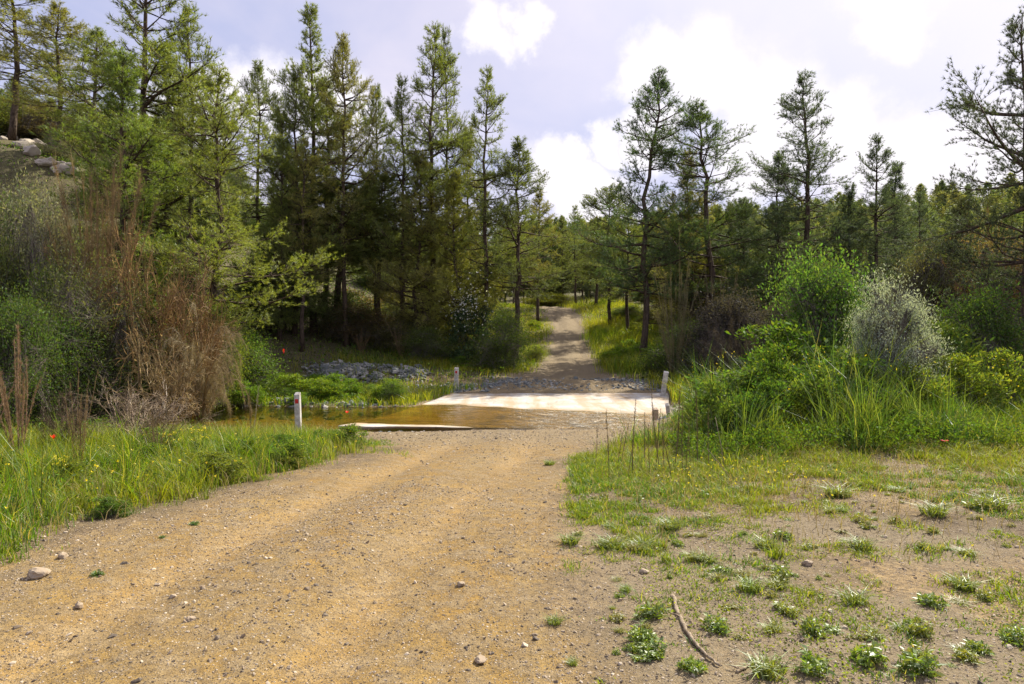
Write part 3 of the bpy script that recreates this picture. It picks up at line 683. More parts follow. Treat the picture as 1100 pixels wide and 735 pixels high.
# far wood on the ridges: one mass
def small_tree(r_, n=420):
    m_ = MB(); t_ = r_.rand(n); a_ = r_.rand(n)*6.28; rad = 2.1*(1-t_**1.7)**.7*np.sqrt(r_.rand(n))*(.65+.35*np.sin(t_*11+r_.rand()*6)**2)
    P = np.stack([np.cos(a_)*rad, np.sin(a_)*rad, 1.2+t_*6.5], 1); needles(m_, r_, P, P*[1, 1, 0]+[0, 0, .8], 4, .6, .12, .6)
    cones(m_, [[0, 0, 0]], [[0, 0, 6.5]], .12, .03, 5)
    return np.concatenate(m_.v), np.concatenate(m_.t)
r_ = np.random.RandomState(77); prot = [small_tree(r_) for _ in range(5)]; mb = MB(); n_ = 0
while n_ < 1500:
    y = r_.uniform(74, 235); x = r_.uniform(-.85, .95)*y
    if abs(x-float(cx(y))) < 2.0: continue
    pv, pt = prot[n_ % 5]; a_ = r_.rand()*6.28; s_ = r_.uniform(.45, 1.15)
    R2 = np.array([[math.cos(a_), -math.sin(a_), 0], [math.sin(a_), math.cos(a_), 0], [0, 0, 1]])
    wq = r_.uniform(.9, 1.6); mb.add(pv@R2.T*[s_*wq, s_*wq, s_]+[x, y, float(zf(x, y, False))], pt); n_ += 1
o = link('distant_wood', mb.mesh('distant_wood', M['wood'])); tag(o, kind='stuff', label='hazy pine wood covering the far ridges behind the track', cat='wood')

# ------------------------------------------------------------------ shrubs
def shrub(seed, w=1., d=1., h=1., nl=9000, L=.05, wd=.02, nb=40, sig=.12, low=.05, up=.3, stems=14, mat_='leaf', lift=.0, flat=1.0):
    r_ = np.random.RandomState(seed); wood = MB(); lf = MB()
    th = r_.rand(nb)*6.28; rad = np.sqrt(r_.rand(nb)); zz = r_.uniform(low, 1, nb)
    k = np.sqrt(np.clip(1-((zz-.35)/.68)**2, .05, 1))
    C = np.stack([np.cos(th)*rad*k*w*.5, np.sin(th)*rad*k*d*.5, zz*h*(1+.12*r_.randn(nb))], 1)
    base = r_.normal(0, .06, (nb, 3))*[w, d, 0]; mid = base*.5+C*.5+r_.normal(0, .05, (nb, 3))*w+[0, 0, h*.06]
    cones(wood, base, mid, .007, .005, 4); cones(wood, mid, C, .005, .002, 3)
    per = nl//nb; sz = sig*r_.uniform(.6, 1.3, nb)
    P = np.repeat(C, per, 0)+r_.normal(0, 1, (nb*per, 3))*np.repeat(sz, per)[:, None]*[w, d, h*.8]
    P = P[P[:, 2] > .02]
    n2 = len(P)//12; ii_ = r_.choice(len(P), n2); jj = np.minimum(ii_//per, nb-1)
    cones(wood, C[jj], P[ii_], .0016, .0008, 3)
    leaves(lf, r_, P, L, wd, up, (P-[0, 0, h*.4])*.8)
    A = np.concatenate(lf.v); k3 = np.array([w*.5/np.percentile(np.abs(A[:, 0]), 96), d*.5/np.percentile(np.abs(A[:, 1]), 96), h/np.percentile(A[:, 2], 98.5)], np.float32)
    for q_ in (wood, lf): q_.v = [v_*k3 for v_ in q_.v]
    return [('branches', wood.mesh('branches', M['bark_grey'], True)), ('foliage', lf.mesh('foliage', M[mat_]))]
SV = {
 'herb':   shrub(36, nl=5200, L=.075, wd=.026, nb=38, sig=.085, up=.9),
 'olive':  shrub(31, nl=34000, L=.028, wd=.009, nb=60, sig=.10),
 'broad':  shrub(32, nl=30000, L=.03, wd=.016, nb=55, sig=.11),
 'fine':   shrub(33, nl=36000, L=.027, wd=.007, nb=70, sig=.09, up=.6),
 'dome':   shrub(34, nl=28000, L=.03, wd=.012, nb=40, sig=.13),
 'lax':    shrub(35, nl=18000, L=.035, wd=.012, nb=30, sig=.14),
}
def bush(kind, px, py, d, wpx, hpx, col, label, name='shrub', cat='shrub', group=None, depth=1., zoff=0):
    x = (px-550)/F*d; z = zs(x, d)-.05; zt = CAMZ+(HOR-py)/F*d; h = max(.3, zt-z); w = wpx/F*d
    return place(name, SV[kind], label, cat, (x, d, z), (px*.7) % 6.28, group, (w, w*depth, h), (0, 0), col)
SGR = (.13, .15, .085); SG2 = (.20, .215, .15)
for a in [
 ('fine', 38, 228, 24, 110, 0, (.17, .18, .06), 'grey-green feathery bush below the rock outcrop on the left slope'),
 ('olive', -5, 225, 20, 120, 0, (.10, .13, .05), 'dark olive bush at the left edge under the slope'),
 ('olive', 45, 222, 20, 110, 0, (.24, .25, .15), 'silvery bush catching the sun left of the brown dead bush'),
 ('fine', 95, 300, 18.5, 140, 0, (.12, .14, .05), 'grey-green bush low beside the brown dead bush'),
 ('dome', 15, 325, 15.5, 90, 0, (.08, .13, .025), 'dark green thicket behind the dry plumes at the left edge'),
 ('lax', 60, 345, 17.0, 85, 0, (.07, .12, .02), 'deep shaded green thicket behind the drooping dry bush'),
 ('lax', 45, 290, 18.5, 90, 0, (.13, .18, .03), 'mid-green loose bush above the dark thicket at the left edge'),
 ('lax', 110, 360, 18.0, 80, 0, (.09, .14, .02), 'dark leafy bush directly behind the arching dry bush'),
 ('lax', 5, 270, 19.5, 70, 0, (.16, .19, .05), 'olive loose bush cut by the left edge above the thicket'),
 ('lax', 175, 365, 20.0, 70, 0, (.12, .18, .02), 'green leafy bush under the brown dead bushes'),
 ('lax', 235, 330, 21.5, 60, 0, (.16, .21, .03), 'light green young bush at the foot of the yellow-green pine'),
 ('broad', 255, 360, 23.5, 75, 0, (.12, .20, .025), 'leafy green bush on the far bank behind the left post'),
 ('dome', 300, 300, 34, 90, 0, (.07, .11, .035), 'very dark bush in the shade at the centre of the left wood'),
 ('lax', 380, 315, 35, 90, 0, (.08, .12, .03), 'dark bush above the rubble heap'),
 ('lax', 430, 335, 33.5, 70, 0, (.14, .14, .05), 'brownish bush above the right end of the rubble heap'),
 ('herb', 500, 318, 32.5, 50, 0, (.08, .13, .06), 'dark bush with pale flowers left of the far track'),
 ('lax', 462, 352, 32, 55, 0, (.12, .17, .03), 'dull green bush behind the far left post'),
 ('lax', 538, 338, 31, 60, 0, (.08, .12, .02), 'small green bush at the foot of the conical pine'),
 ('dome', 590, 316, 66, 50, 0, (.20, .22, .02), 'sunny yellow-green bush at the head of the track'),
 ('broad', 885, 285, 16.0, 105, 0, (.11, .20, .035), 'tall glossy green shrub behind the silvery one on the right', 'shrub', 'shrub', None, .9),
 ('fine', 962, 308, 13.0, 108, 0, (.33, .385, .37), 'silvery olive shrub standing in the tall grass on the right', 'shrub', 'shrub', None, .8),
 ('herb', 852, 352, 14.0, 120, 0, (.10, .17, .02), 'bright green herbs with yellow flowers below the glossy shrub'),
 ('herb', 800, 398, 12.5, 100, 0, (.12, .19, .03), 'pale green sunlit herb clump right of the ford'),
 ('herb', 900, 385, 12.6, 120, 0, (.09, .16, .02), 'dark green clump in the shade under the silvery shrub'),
 ('herb', 770, 412, 11.2, 50, 0, (.13, .20, .03), 'small ragged herb clump nearest the ford on the right mound'),
 ('herb', 835, 375, 12.2, 60, 0, (.10, .17, .02), 'dark ragged herb clump at the crest of the right mound'),
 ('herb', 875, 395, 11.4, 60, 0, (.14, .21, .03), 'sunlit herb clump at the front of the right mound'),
 ('herb', 820, 410, 11.0, 55, 0, (.08, .15, .02), 'dark broad-leaved herb low on the front of the right mound'),
 ('herb', 930, 410, 11.2, 60, 0, (.10, .17, .02), 'broad-leaved herb low in front of the silvery shrub'),
 ('herb', 985, 395, 12.0, 60, 0, (.17, .23, .03), 'bright herb clump at the right foot of the silvery shrub'),
 ('herb', 1040, 385, 12.5, 70, 0, (.18, .24, .03), 'bright yellow-flowered herb clump in the grass at far right'),
 ('herb', 1085, 380, 13.0, 70, 0, (.17, .23, .03), 'bright herb clump at the right edge of the photo'),
 ('lax', 745, 345, 33, 60, 0, (.14, .20, .03), 'light green bush at the foot of the leaning pine'),
 ('dome', 1060, 320, 18, 110, 0, (.08, .14, .025), 'dark green bush at the foot of the right-edge pine'),
 ('herb', 1010, 350, 15.5, 80, 0, (.12, .18, .03), 'sunny green bush right of the silvery shrub'),
 ('dome', 790, 322, 26, 100, 0, (.055, .05, .045), 'dark grey-brown dead thicket behind the tall grass'),
 ('dome', 850, 330, 25, 90, 0, (.05, .06, .03), 'dark thicket directly left of the glossy shrub'),
 ('lax', 745, 350, 28, 90, 0, (.06, .10, .02), 'green undergrowth at the foot of the thin canes'),
 ('olive', 1075, 265, 27, 140, 0, (.15, .11, .05), 'rusty brown bush behind the right-edge pine'),
 ('olive', 1000, 270, 30, 100, 0, (.12, .12, .05), 'olive brown bush behind the silvery shrub'),
 ]:
    bush(*a)
# repeated undergrowth on the slopes
rr_ = random.Random(15); n_ = 0
while n_ < 150:
    y = rr_.uniform(25, 66); x = rr_.uniform(-.85, .85)*y; c_ = float(cx(y)); 
    if abs(x-c_) < 3.2: continue
    if x < c_ and y < 34 and -12 < x: continue
    px = 550+x/y*F; left = x < c_
    if px < 100 and x < 0 and 26 < y < 42 and rr_.random() < .85: continue
    h = rr_.uniform(.8, 2.4)*(1 if y < 45 else 1.2); w = h*rr_.uniform(1.1, 1.9)
    if abs(x-c_) < 6: h *= .5; w *= .6; col = rr_.choice([(.14, .19, .02), (.11, .16, .02), (.17, .20, .03)])
    else: col = rr_.choice([(.09, .13, .03), (.12, .15, .035), (.17, .18, .06), (.14, .11, .05), (.19, .20, .11), (.10, .15, .04)])
    lab = 'low undergrowth shrub beneath the pines of the left slope' if left else 'low undergrowth shrub beneath the pines right of the track'
    place('shrub', SV[rr_.choice(list(SV))], lab, 'shrub', (x, y, zs(x, y)-.05), rr_.uniform(0, 6), 'undergrowth on the left slope' if left else 'undergrowth right of the track', (w, w, h), (0, 0), col); n_ += 1

# ------------------------------------------------------------------ dry brush
def dry(seed, n=60, h=1., spread=.5, droop=.3, twigs=14, tl=.18, r0=.012, arch=0.):
    r_ = np.random.RandomState(seed); wood = MB(); tw = MB(); TA, TD = [], []
    for i in range(n):
        a_ = r_.rand()*6.28; s = spread*math.sqrt(r_.rand()); d_ = np.array([math.cos(a_)*s, math.sin(a_)*s, 1.]); d_ /= np.linalg.norm(d_)
        p = np.array([math.cos(a_), math.sin(a_), 0])*r_.rand()*.06; pts = [p]; Lh = h*r_.uniform(.55, 1.1); m_ = 9
        for k in range(m_):
            o_ = np.array([math.cos(a_), math.sin(a_), 0]); d_ = d_+o_*arch*.12+np.array([0, 0, -droop*(k/m_)**2])+r_.normal(0, .05, 3); d_ /= np.linalg.norm(d_); pts.append(pts[-1]+d_*Lh/m_)
        pts = np.array(pts); rad = np.linspace(r0*r_.uniform(.6, 1.2), .0025, m_+1)
        cones(wood, pts[:-1], pts[1:], rad[:-1], rad[1:], 4)
        f = r_.uniform(.25, 1, twigs)*m_; i0 = np.minimum(f.astype(int), m_-1); b0 = pts[i0]+(pts[i0+1]-pts[i0])*(f-i0)[:, None]
        dd_ = (pts[i0+1]-pts[i0]); dd_ /= np.linalg.norm(dd_, axis=1, keepdims=True)
        TA.append(b0); TD.append(dd_+r_.normal(0, .45, dd_.shape)-np.array([0, 0, droop*.8]))
    TA = np.concatenate(TA); TD = np.concatenate(TD); needles(tw, r_, TA, TD, 12, tl, .0022, .45)
    return [('stems', wood.mesh('stems', M['dry'], True)), ('twigs', tw.mesh('twigs', M['dry']))]
def bare(seed, n=16, spread=.8, lv=3, r0=.018):
    """leafless bush: woody stems that fork again and again into fine twigs"""
    r_ = np.random.RandomState(seed); wood = MB(); tw = MB(); cur = []
    for i in range(n):
        a_ = r_.rand()*6.28; s = spread*math.sqrt(r_.rand()); d_ = np.array([math.cos(a_)*s, math.sin(a_)*s, 1.]); d_ /= np.linalg.norm(d_)
        cur.append((r_.normal(0, .05, 3)*[1, 1, 0], d_, r_.uniform(.28, .5), r0*r_.uniform(.5, 1.1)))
    for L_ in range(lv+1):
        nxt = []
        for p, d_, l_, rad in cur:
            q1 = p; dd_ = d_.copy()
            for k in range(4):
                dd_ = dd_+r_.normal(0, .13, 3)+[0, 0, .02 if L_ < 2 else -.03]; dd_ /= np.linalg.norm(dd_); q2 = q1+dd_*l_/4
                (wood if L_ < 2 else tw).add(*_seg(q1, q2, rad*(1-.12*k), rad*(1-.12*(k+1)))); 
                if L_ < lv and k > 0:
                    for _ in range(2 if L_ else 1):
                        e = dd_+r_.normal(0, .5, 3); e /= np.linalg.norm(e); nxt.append((q2, e, l_*r_.uniform(.4, .75), rad*.5))
                q1 = q2
        cur = nxt
    P = np.array([c_[0] for c_ in cur]) if cur else None
    return [('stems', wood.mesh('stems', M['dry'], True)), ('twigs', tw.mesh('twigs', M['dry']))]
def _seg(a, b, ra, rb):
    m_ = MB(); cones(m_, [a], [b], max(ra, .0012), max(rb, .001), 3); return m_.v[0], m_.t[0]
def dryp(px, py, d, var, wpx, col, label, name='dry_bush', cat='dry bush', group=None):
    x = (px-550)/F*d; z = zs(x, d)-.03; zt = CAMZ+(HOR-py)/F*d; h = max(.3, zt-z); w = wpx/F*d
    return place(name, var, label, cat, (x, d, z), (px*.9) % 6.28, group, (w*.62, w*.62, h), (0, 0), col)
DV = {'bare': bare(57), 'bare2': bare(58, 18, 1.1), 'fan': dry(51, 70, 1., 1.15, .10, 30, .13, .006), 'fan2': dry(52, 70, 1., 1.1, .22, 30, .13, .006), 'droop': dry(53, 60, 1.3, .8, .8, 34, .13, .006, .4), 'cane': dry(54, 40, 1., .8, .08, 10, .09, .008), 'plume': dry(55, 16, 1., .45, .18, 60, .05, .006)}
BR = (.23, .165, .09)
for a in [
 (108, 150, 20, DV['fan'], 115, (.27, .19, .09), 'rusty brown leafless bush leaning up the left slope'),
 (165, 195, 19, DV['bare'], 165, (.31, .20, .08), 'wide brown dead bush beneath the left pines'),
 (205, 235, 19.5, DV['bare2'], 130, (.29, .19, .08), 'brown dead bush around the trunk of the yellow-green pine'),
 (215, 325, 18.9, DV['droop'], 75, (.32, .26, .16), 'drooping straw-coloured bush at the creek edge behind the left pines'),
 (128, 305, 18.5, DV['droop'], 50, (.36, .30, .19), 'pale feathery dead tuft in the middle of the brown bushes'),
 (150, 392, 12.5, DV['bare2'], 150, (.30, .23, .16), 'arching dry bush in the grass of the near left bank'),
 (430, 345, 32, DV['plume'], 50, (.26, .19, .11), 'clump of dry plumes above the rubble heap'),
 (388, 352, 32, DV['plume'], 45, (.22, .15, .08), 'left-hand clump of dry plumes above the rubble heap'),
 (725, 255, 27, DV['cane'], 70, (.17, .15, .08), 'thicket of thin upright canes beside the leaning pine'),
 (770, 270, 27.5, DV['cane'], 60, (.16, .13, .08), 'thicket of thin canes before the broad pine'),
 (790, 325, 24, DV['fan2'], 90, (.085, .07, .06), 'dark leafless thicket behind the tall grass'),
 (20, 345, 9.2, DV['plume'], 110, (.30, .20, .13), 'dry plumed reeds at the left edge of the grass'),
 (-20, 385, 8.2, DV['plume'], 110, (.28, .18, .12), 'dry plumed reeds half cut by the left edge of the photo'),
 (85, 395, 8.6, DV['plume'], 60, (.27, .19, .11), 'dry brown plumes right of the reeds at the left edge'),
 (170, 430, 10.2, DV['cane'], 70, (.17, .12, .07), 'dark dry stalks behind the yellow mustard flowers'),
 (95, 250, 21, DV['bare'], 150, (.27, .20, .11), 'grey-brown leafless bush below the rock outcrop'),
 (178, 330, 17.5, DV['bare'], 130, (.34, .25, .12), 'tangled bare bush hanging over the creek edge'),
 (75, 400, 10.5, DV['bare'], 90, (.17, .12, .08), 'dark tangled dead stalks in the grass behind the poppy'),
 (1070, 240, 26, DV['cane'], 110, (.20, .12, .06), 'rusty canes below the limbs of the right-edge pine'),
 ]:
    dryp(*a)
# single dry stalks near the ford
sk = dry(61, 1, 1., .12, .02, 50, .07, .011)
rr_ = random.Random(23)
for px, py, d in [(640, 446, 9.9), (652, 425, 8.5), (668, 440, 9.4), (680, 412, 8.8), (690, 430, 9.1), (699, 446, 8.6), (708, 405, 9.0), (716, 430, 8.7), (724, 398, 9.3), (733, 420, 8.8), (741, 436, 9.0), (752, 402, 9.4), (676, 455, 8.5), (662, 452, 9.0), (720, 445, 8.4), (760, 425, 9.0), (736, 452, 8.6), (704, 425, 9.3), (268, 405, 12.2), (1040, 395, 12.6), (1075, 400, 12.2), (270, 400, 12.6)]:
    lab = {268: 'dark bare stalk standing left of the near left post', 270: 'pale bare stalk beside the dark one left of the near left post', 1040: 'dark seed stalk in the bright grass at the right', 1075: 'seed stalk nearest the right edge in the bright grass'}.get(px, 'thin dark dry stalk in the cluster beside the right side of the ford')
    x = (px-550)/F*d; z = zs(x, d); h = CAMZ+(HOR-py)/F*d-z
    place('dry_stalk', sk, lab, 'stalk', (x, d, z), rr_.uniform(0, 6), 'dry stalks standing in the grass' , (h*.5, h*.5, max(.4, h)), (rr_.uniform(-.1, .1), rr_.uniform(-.2, .2)), (.13, .10, .06) if px != 270 else (.34, .30, .23))
for px0, py0, px1, py1, d, lab in [(779, 505, 769, 448, 9, 'pale upright dead stem in front of the tall grass'), (788, 530, 760, 482, 8.4, 'pale slanting dead stem crossing the upright one')]:
    mb = MB(); x0, x1 = (px0-550)/F*d, (px1-550)/F*d; z0 = zs(x0, d)-.02; z1 = CAMZ+(HOR-py1)/F*d
    tube(mb, [(0, 0, 0), ((x1-x0)*.5+.01, .02, (z1-z0)*.5), (x1-x0, .03, z1-z0)], [.006, .005, .003], 6)
    o = link('broken_stalk', mb.mesh('broken_stalk', M['deadwood'], True)); o.location = (x0, d, z0); tag(o, lab, 'stalk')

# ------------------------------------------------------------------ fallen sticks
def stick(pix, r0, label):
    pts = [ground_at(*p) for p in pix]; x0, y0, z0 = pts[0]; P = [(a-x0, b-y0, c_-z0+r0*.8) for a, b, c_ in pts]
    n = 24; f = np.linspace(0, len(P)-1, n); P = np.array(P); Q = np.stack([np.interp(f, range(len(P)), P[:, k]) for k in range(3)], 1)
    Q += np.random.RandomState(int(pix[0][0])).normal(0, r0*.18, Q.shape)*[1, 1, .3]
    mb = MB(); tube(mb, Q, np.linspace(r0, r0*.45, n)*(1+.15*np.sin(f*9)), 7)
    k = 6; tube(mb, [Q[k], Q[k]+[-.03, .01, .012], Q[k]+[-.055, .03, .01]], [r0*.6, r0*.45, r0*.2], 5)
    o = link('fallen_stick', mb.mesh('fallen_stick', M['deadwood'], True)); o.location = (x0, y0, z0); tag(o, label, 'stick')
stick([(722, 645), (728, 662), (738, 683), (748, 697), (758, 708), (772, 719)], .014, 'long crooked grey stick lying on the bare ground at right')
stick([(791, 725), (800, 722), (809, 714)], .009, 'short pale broken stick near the end of the long one')

# ------------------------------------------------------------------ marker posts
def box_mb(mb, w, d, z0, z1, y=0., slant=0., ch=.008, x=0.):
    """upright bevelled post; slant raises its rear edge at the top"""
    xs, ys = w/2, d/2
    ring = [(-xs+ch, -ys), (xs-ch, -ys), (xs, -ys+ch), (xs, ys-ch), (xs-ch, ys), (-xs+ch, ys), (-xs, ys-ch), (-xs, -ys+ch)]
    V_ = [(a+x, b+y, z0) for a, b in ring]+[(a+x, b+y, z1+slant*(b/d+.5)-ch) for a, b in ring]+[(a*.86+x, b*.86+y, z1+slant*(b/d+.5)) for a, b in ring]
    T_ = []
    for k in range(2):
        for i in range(8):
            j = (i+1) % 8; T_ += [(k*8+i, k*8+j, k*8+8+j), (k*8+i, k*8+8+j, k*8+8+i)]
    for i in range(1, 7): T_ += [(16, 16+i, 17+i), (0, i+1, i)]
    mb.add(V_, T_)
def marker(px, py_top, py_base, d, label, tilt=(0, 0), refl=True, w=.125):
    x = (px-550)/F*d; z0 = CAMZ-(py_base-HOR)/F*d; h = (py_base-py_top)/F*d
    t_ = thing('marker_post', label, 'marker post', (x, d, z0), -.12, 'white marker posts of the ford', (1, 1, 1), tilt)
    mb = MB(); box_mb(mb, w, .09, -.35, h, 0, .05); link('post_body', mb.mesh('post_body', M['paint']), t_)
    if refl:
        mb = MB(); box_mb(mb, .075, .012, h*.80, h*.90, -.052, 0, .002); link('reflector', mb.mesh('reflector', M['red']), t_)
    return t_
marker(321, 424, 470, 15, 'white post with red reflector in the grass left of the ford, nearest and largest', (0, R(-2)))
marker(490, 396, 421, 26.3, 'small white post with red reflector at the far left corner of the ford', (0, R(1)), True, .16)
marker(711, 400, 432, 24.2, 'leaning grey-white post at the far right corner of the ford', (0, R(8)), False, .17)
x = (704-550)/F*16.3; z0 = CAMZ-(475-HOR)/F*16.3
t_ = thing('wooden_post', 'short weathered wooden post at the near right corner of the ford', 'wooden post', (x, 16.3, z0), .1)
mb = MB(); box_mb(mb, .13, .10, -.3, .78, 0, .03, .012); link('post_body', mb.mesh('post_body', M['wood_post']), t_)
mb = MB(); box_mb(mb, .09, .07, -.3, .42, 0, .06, .01); o = link('post_stub', mb.mesh('post_stub', M['paint'])); d = 17.2; x = (719-550)/F*d
o.location = (x, d, -.5); o.rotation_euler = (0, R(-7), 0); tag(o, 'broken white post stub leaning at the right edge of the ford', 'post stub')

# ------------------------------------------------------------------ grass and ground cover
rs = np.random.RandomState(99)
def pts(n, x0, x1, y0, y1, fn):
    x = rs.uniform(x0, x1, n); y = rs.uniform(y0, y1, n); k = rs.rand(n) < fn(x, y); x, y = x[k], y[k]; z = zf(x, y)
    k = z > -.56+.0*x; k &= ~((slab_uv(x, y)[0] > -.01) & (slab_uv(x, y)[0] < 1.01) & (y > 16) & (y < 25.6)); return np.stack([x, y, z-.01], 1)[k]
mb = MB()
def clumps(n, per, sig, *a):
    """tussocks: points, one height factor and one lean per tussock"""
    C = pts(n, *a); k = rs.poisson(per, len(C)).clip(2); o_ = np.repeat(np.arange(len(C)), k)
    s_ = sig*rs.uniform(.5, 1.6, len(C)); P = C[o_]+rs.normal(0, 1, (len(o_), 3))*s_[o_][:, None]*[1, 1, 0]
    P[:, 2] = zf(P[:, 0], P[:, 1])-.01; hf = rs.lognormal(0, .45, len(C))[o_]; th = rs.rand(len(C))*6.28; m_ = rs.uniform(0, .5, len(C))
    ln = np.stack([np.cos(th)*m_, np.sin(th)*m_, 0*m_], 1)[o_]
    return P, hf, ln
# near left verge
dl = lambda x, y: cx(y)-hw(y)-x
vf = lambda x, y: ss(.0, .8, dl(x, y)+.9*fbm(x, y, 1.1, 4, 51)-.05)*(.25+.75*ss(-.2, .15, fbm(x, y, 1.9, 3, 53)))*(x > -.85*y-1)
P, hf, ln = clumps(26000, 13, .05, -13, -.3, 2.6, 17, vf)
Hh = (.07+.26*ss(0, 1.6, dl(P[:, 0], P[:, 1])))*(1+.9*fbm(P[:, 0], P[:, 1], .9, 2, 55))*hf; blades(mb, rs, P, np.clip(Hh*(1-.68*ss(10.5, 14, P[:, 1])), .04, .65), .008, .5, ln)
P = pts(90000, -13, -.3, 2.6, 17, vf); blades(mb, rs, P, .10, .008, .7)
P, hf, ln = clumps(600, 9, .03, -13, -1, 2.6, 11, lambda x, y: ss(.4, 1.5, dl(x, y))*(x > -.85*y-1)); blades(mb, rs, P, .42*hf, .007, .3, ln*.6)
tag(link('verge_grass', mb.mesh('verge_grass', M['grass'])), kind='stuff', label='bright green grass of the near left verge beside the dirt track', cat='grass')
mb = MB()
# right sparse cover
dr = lambda x, y: x-cx(y)-hw(y)
cov = lambda x, y: fbm(x, y, 1.0, 2, 61)*.6+fbm(x, y, 3.1, 4, 66)*.75+.06+.24*ss(3.2, 10.5, y)+.20*np.exp(-((dr(x, y)-.7)/.7)**2)*ss(4, 6.5, y)
P, hf, ln = clumps(52000, 10, .028, -.2, 13, 2.6, 11, lambda x, y: ss(-.02, .2, dr(x, y))*ss(.10, .26, cov(x, y))*(.35+.65*ss(3.2, 6.5, y))*(x < .85*y+1))
blades(mb, rs, P, np.clip(.035+.04*ss(5, 10, P[:, 1]), .03, .2)*hf, .0065, .9, ln)
P, hf, ln = clumps(3600, 45, .055, -.1, 13, 3.0, 11.5, lambda x, y: ss(.0, .3, dr(x, y))*ss(.16, .36, cov(x, y)+.15*vn(x, y, 5., 7))*(.25+.75*ss(3.5, 7, y))*(x < .85*y+1))
blades(mb, rs, P, np.clip(.065+.05*ss(5, 10, P[:, 1]), .03, .3)*hf, .008, .8, ln*.6)
P, hf, ln = clumps(22000, 11, .05, .2, 13, 9.0, 18, lambda x, y: ss(.1, .9, dr(x, y)+.5*fbm(x, y, 1, 3, 62)-np.interp(y, [8, 12, 14, 18], [0, .4, 0, 0]))*ss(8.8, 12, y+3.0*fbm(x, y, .9, 4, 63))*ss(-.1, .12, cov(x, y))*ss(-.3, .1, fbm(x, y, 1.6, 2, 65))*(x < .85*y+1))
blades(mb, rs, P, np.clip(.18*(1+1.4*fbm(P[:, 0], P[:, 1], .7, 2, 64)), .06, .45)*hf, .009, .6, ln)
tag(link('patchy_grass', mb.mesh('patchy_grass', M['grass'])), kind='stuff', label='patchy green grass spreading over the bare ground at right', cat='grass')
mb = MB()
# tall grass mound
P, hf, ln = clumps(14000, 11, .06, 2.4, 14, 9.6, 18.5, lambda x, y: np.clip(np.exp(-((x-5.2-(y-12)*.25)/2.6)**4-((y-13.2)/3.4)**4)*1.2+.6*(x > 7)*(y > 11.2), 0, 1)*(x > .255*y+.1)*ss(-.25, .1, fbm(x, y, 1.3, 3, 72)))
hm = .36+.42*np.exp(-((P[:, 0]-5.0)/1.9)**2-((P[:, 1]-12.8)/2.2)**2)
blades(mb, rs, P, hm*(1+.9*fbm(P[:, 0], P[:, 1], 1.1, 2, 71))*hf, .011, .45, ln)
tag(link('tall_grass', mb.mesh('tall_grass', M['grass_tall'])), kind='stuff', label='tall lush grass mound around the silvery shrub on the right', cat='grass')
mb = MB()
# far banks and sides of the far road
P = pts(260000, -24, 16, 20.4, 62, lambda x, y: np.where(x < cx(y), ss(0, .8, dl(x, y)+.6*fbm(x, y, .8, 3, 81))*ss(13, 5, dl(x, y)-np.where(y < 27, 14, 0)), ss(0, .7, dr(x, y)+.6*fbm(x, y, .8, 3, 82))*ss(9, 4, dr(x, y)))*np.where(y < 34, 1, .55)*np.where((y > 26.2) & (y < 29.8) & (x > -8.6) & (x < 8), .18, 1)*np.where((x < -8) & (y > 27), .3, 1))
P = P[(P[:, 1] < 34) | (np.abs(P[:, 0]-cx(P[:, 1])) < 6.5)]
hh = np.where(P[:, 0] > cx(P[:, 1]), .78, .36)*(1+1.1*fbm(P[:, 0], P[:, 1], .5, 2, 83))
blades(mb, rs, P, np.clip(hh, .12, .9), .02, .5)
tag(link('bank_grass', mb.mesh('bank_grass', M['grass_far'])), kind='stuff', label='yellow-green grass on the far bank and along the track beyond the ford', cat='grass')
# broad-leaf herbs
mb = MB()
P = pts(42000, -24, 0, 20.8, 25.5, lambda x, y: ss(-.1, .2, fbm(x, y, .7, 2, 91))*(slab_uv(x, y)[0] < -.03)*ss(20.8, 22, y)); P[:, 2] += rs.uniform(0, .5, len(P))*(.6+fbm(P[:, 0], P[:, 1], .9, 2, 92)); leaves(mb, rs, P, .08, .045, .4)
P = pts(60000, -13, -.8, 4, 16.5, lambda x, y: ss(.5, 1.4, dl(x, y))*ss(0, .25, fbm(x, y, .8, 2, 93))); P[:, 2] += rs.uniform(0, .35, len(P)); leaves(mb, rs, P, .05, .022, .4)
P = pts(140000, 2.5, 13, 9.5, 16, lambda x, y: ss(.6, 1.4, dr(x, y))*ss(-.1, .2, fbm(x, y, .8, 2, 94))); P[:, 2] += rs.uniform(0, .4, len(P)); leaves(mb, rs, P, .05, .022, .4)
P = pts(40000, -30, 30, 26, 60, lambda x, y: (vdist(x, y) > .8)*.8); P[:, 2] += rs.uniform(0, .35, len(P)); leaves(mb, rs, P, .14, .08, .4)
o = link('leafy_herbs', mb.mesh('leafy_herbs', M['leaf']), None, (.11, .18, .02)); tag(o, kind='stuff', label='broad-leaved green herbs growing through the grass', cat='herbs')
# dry straw in the grass
mb = MB()
P = pts(20000, -13, -.8, 3, 16.5, lambda x, y: ss(.1, 1., dl(x, y))); blades(mb, rs, P, .3, .006, .6)
P = pts(26000, .6, 13, 5, 16, lambda x, y: ss(.2, 1., dr(x, y))*ss(4, 9, y)); blades(mb, rs, P, .22, .006, .8)
o = link('dry_straw', mb.mesh('dry_straw', M['dry']), None, (.34, .27, .12)); tag(o, kind='stuff', label='dry straw scattered through the green grass', cat='straw')
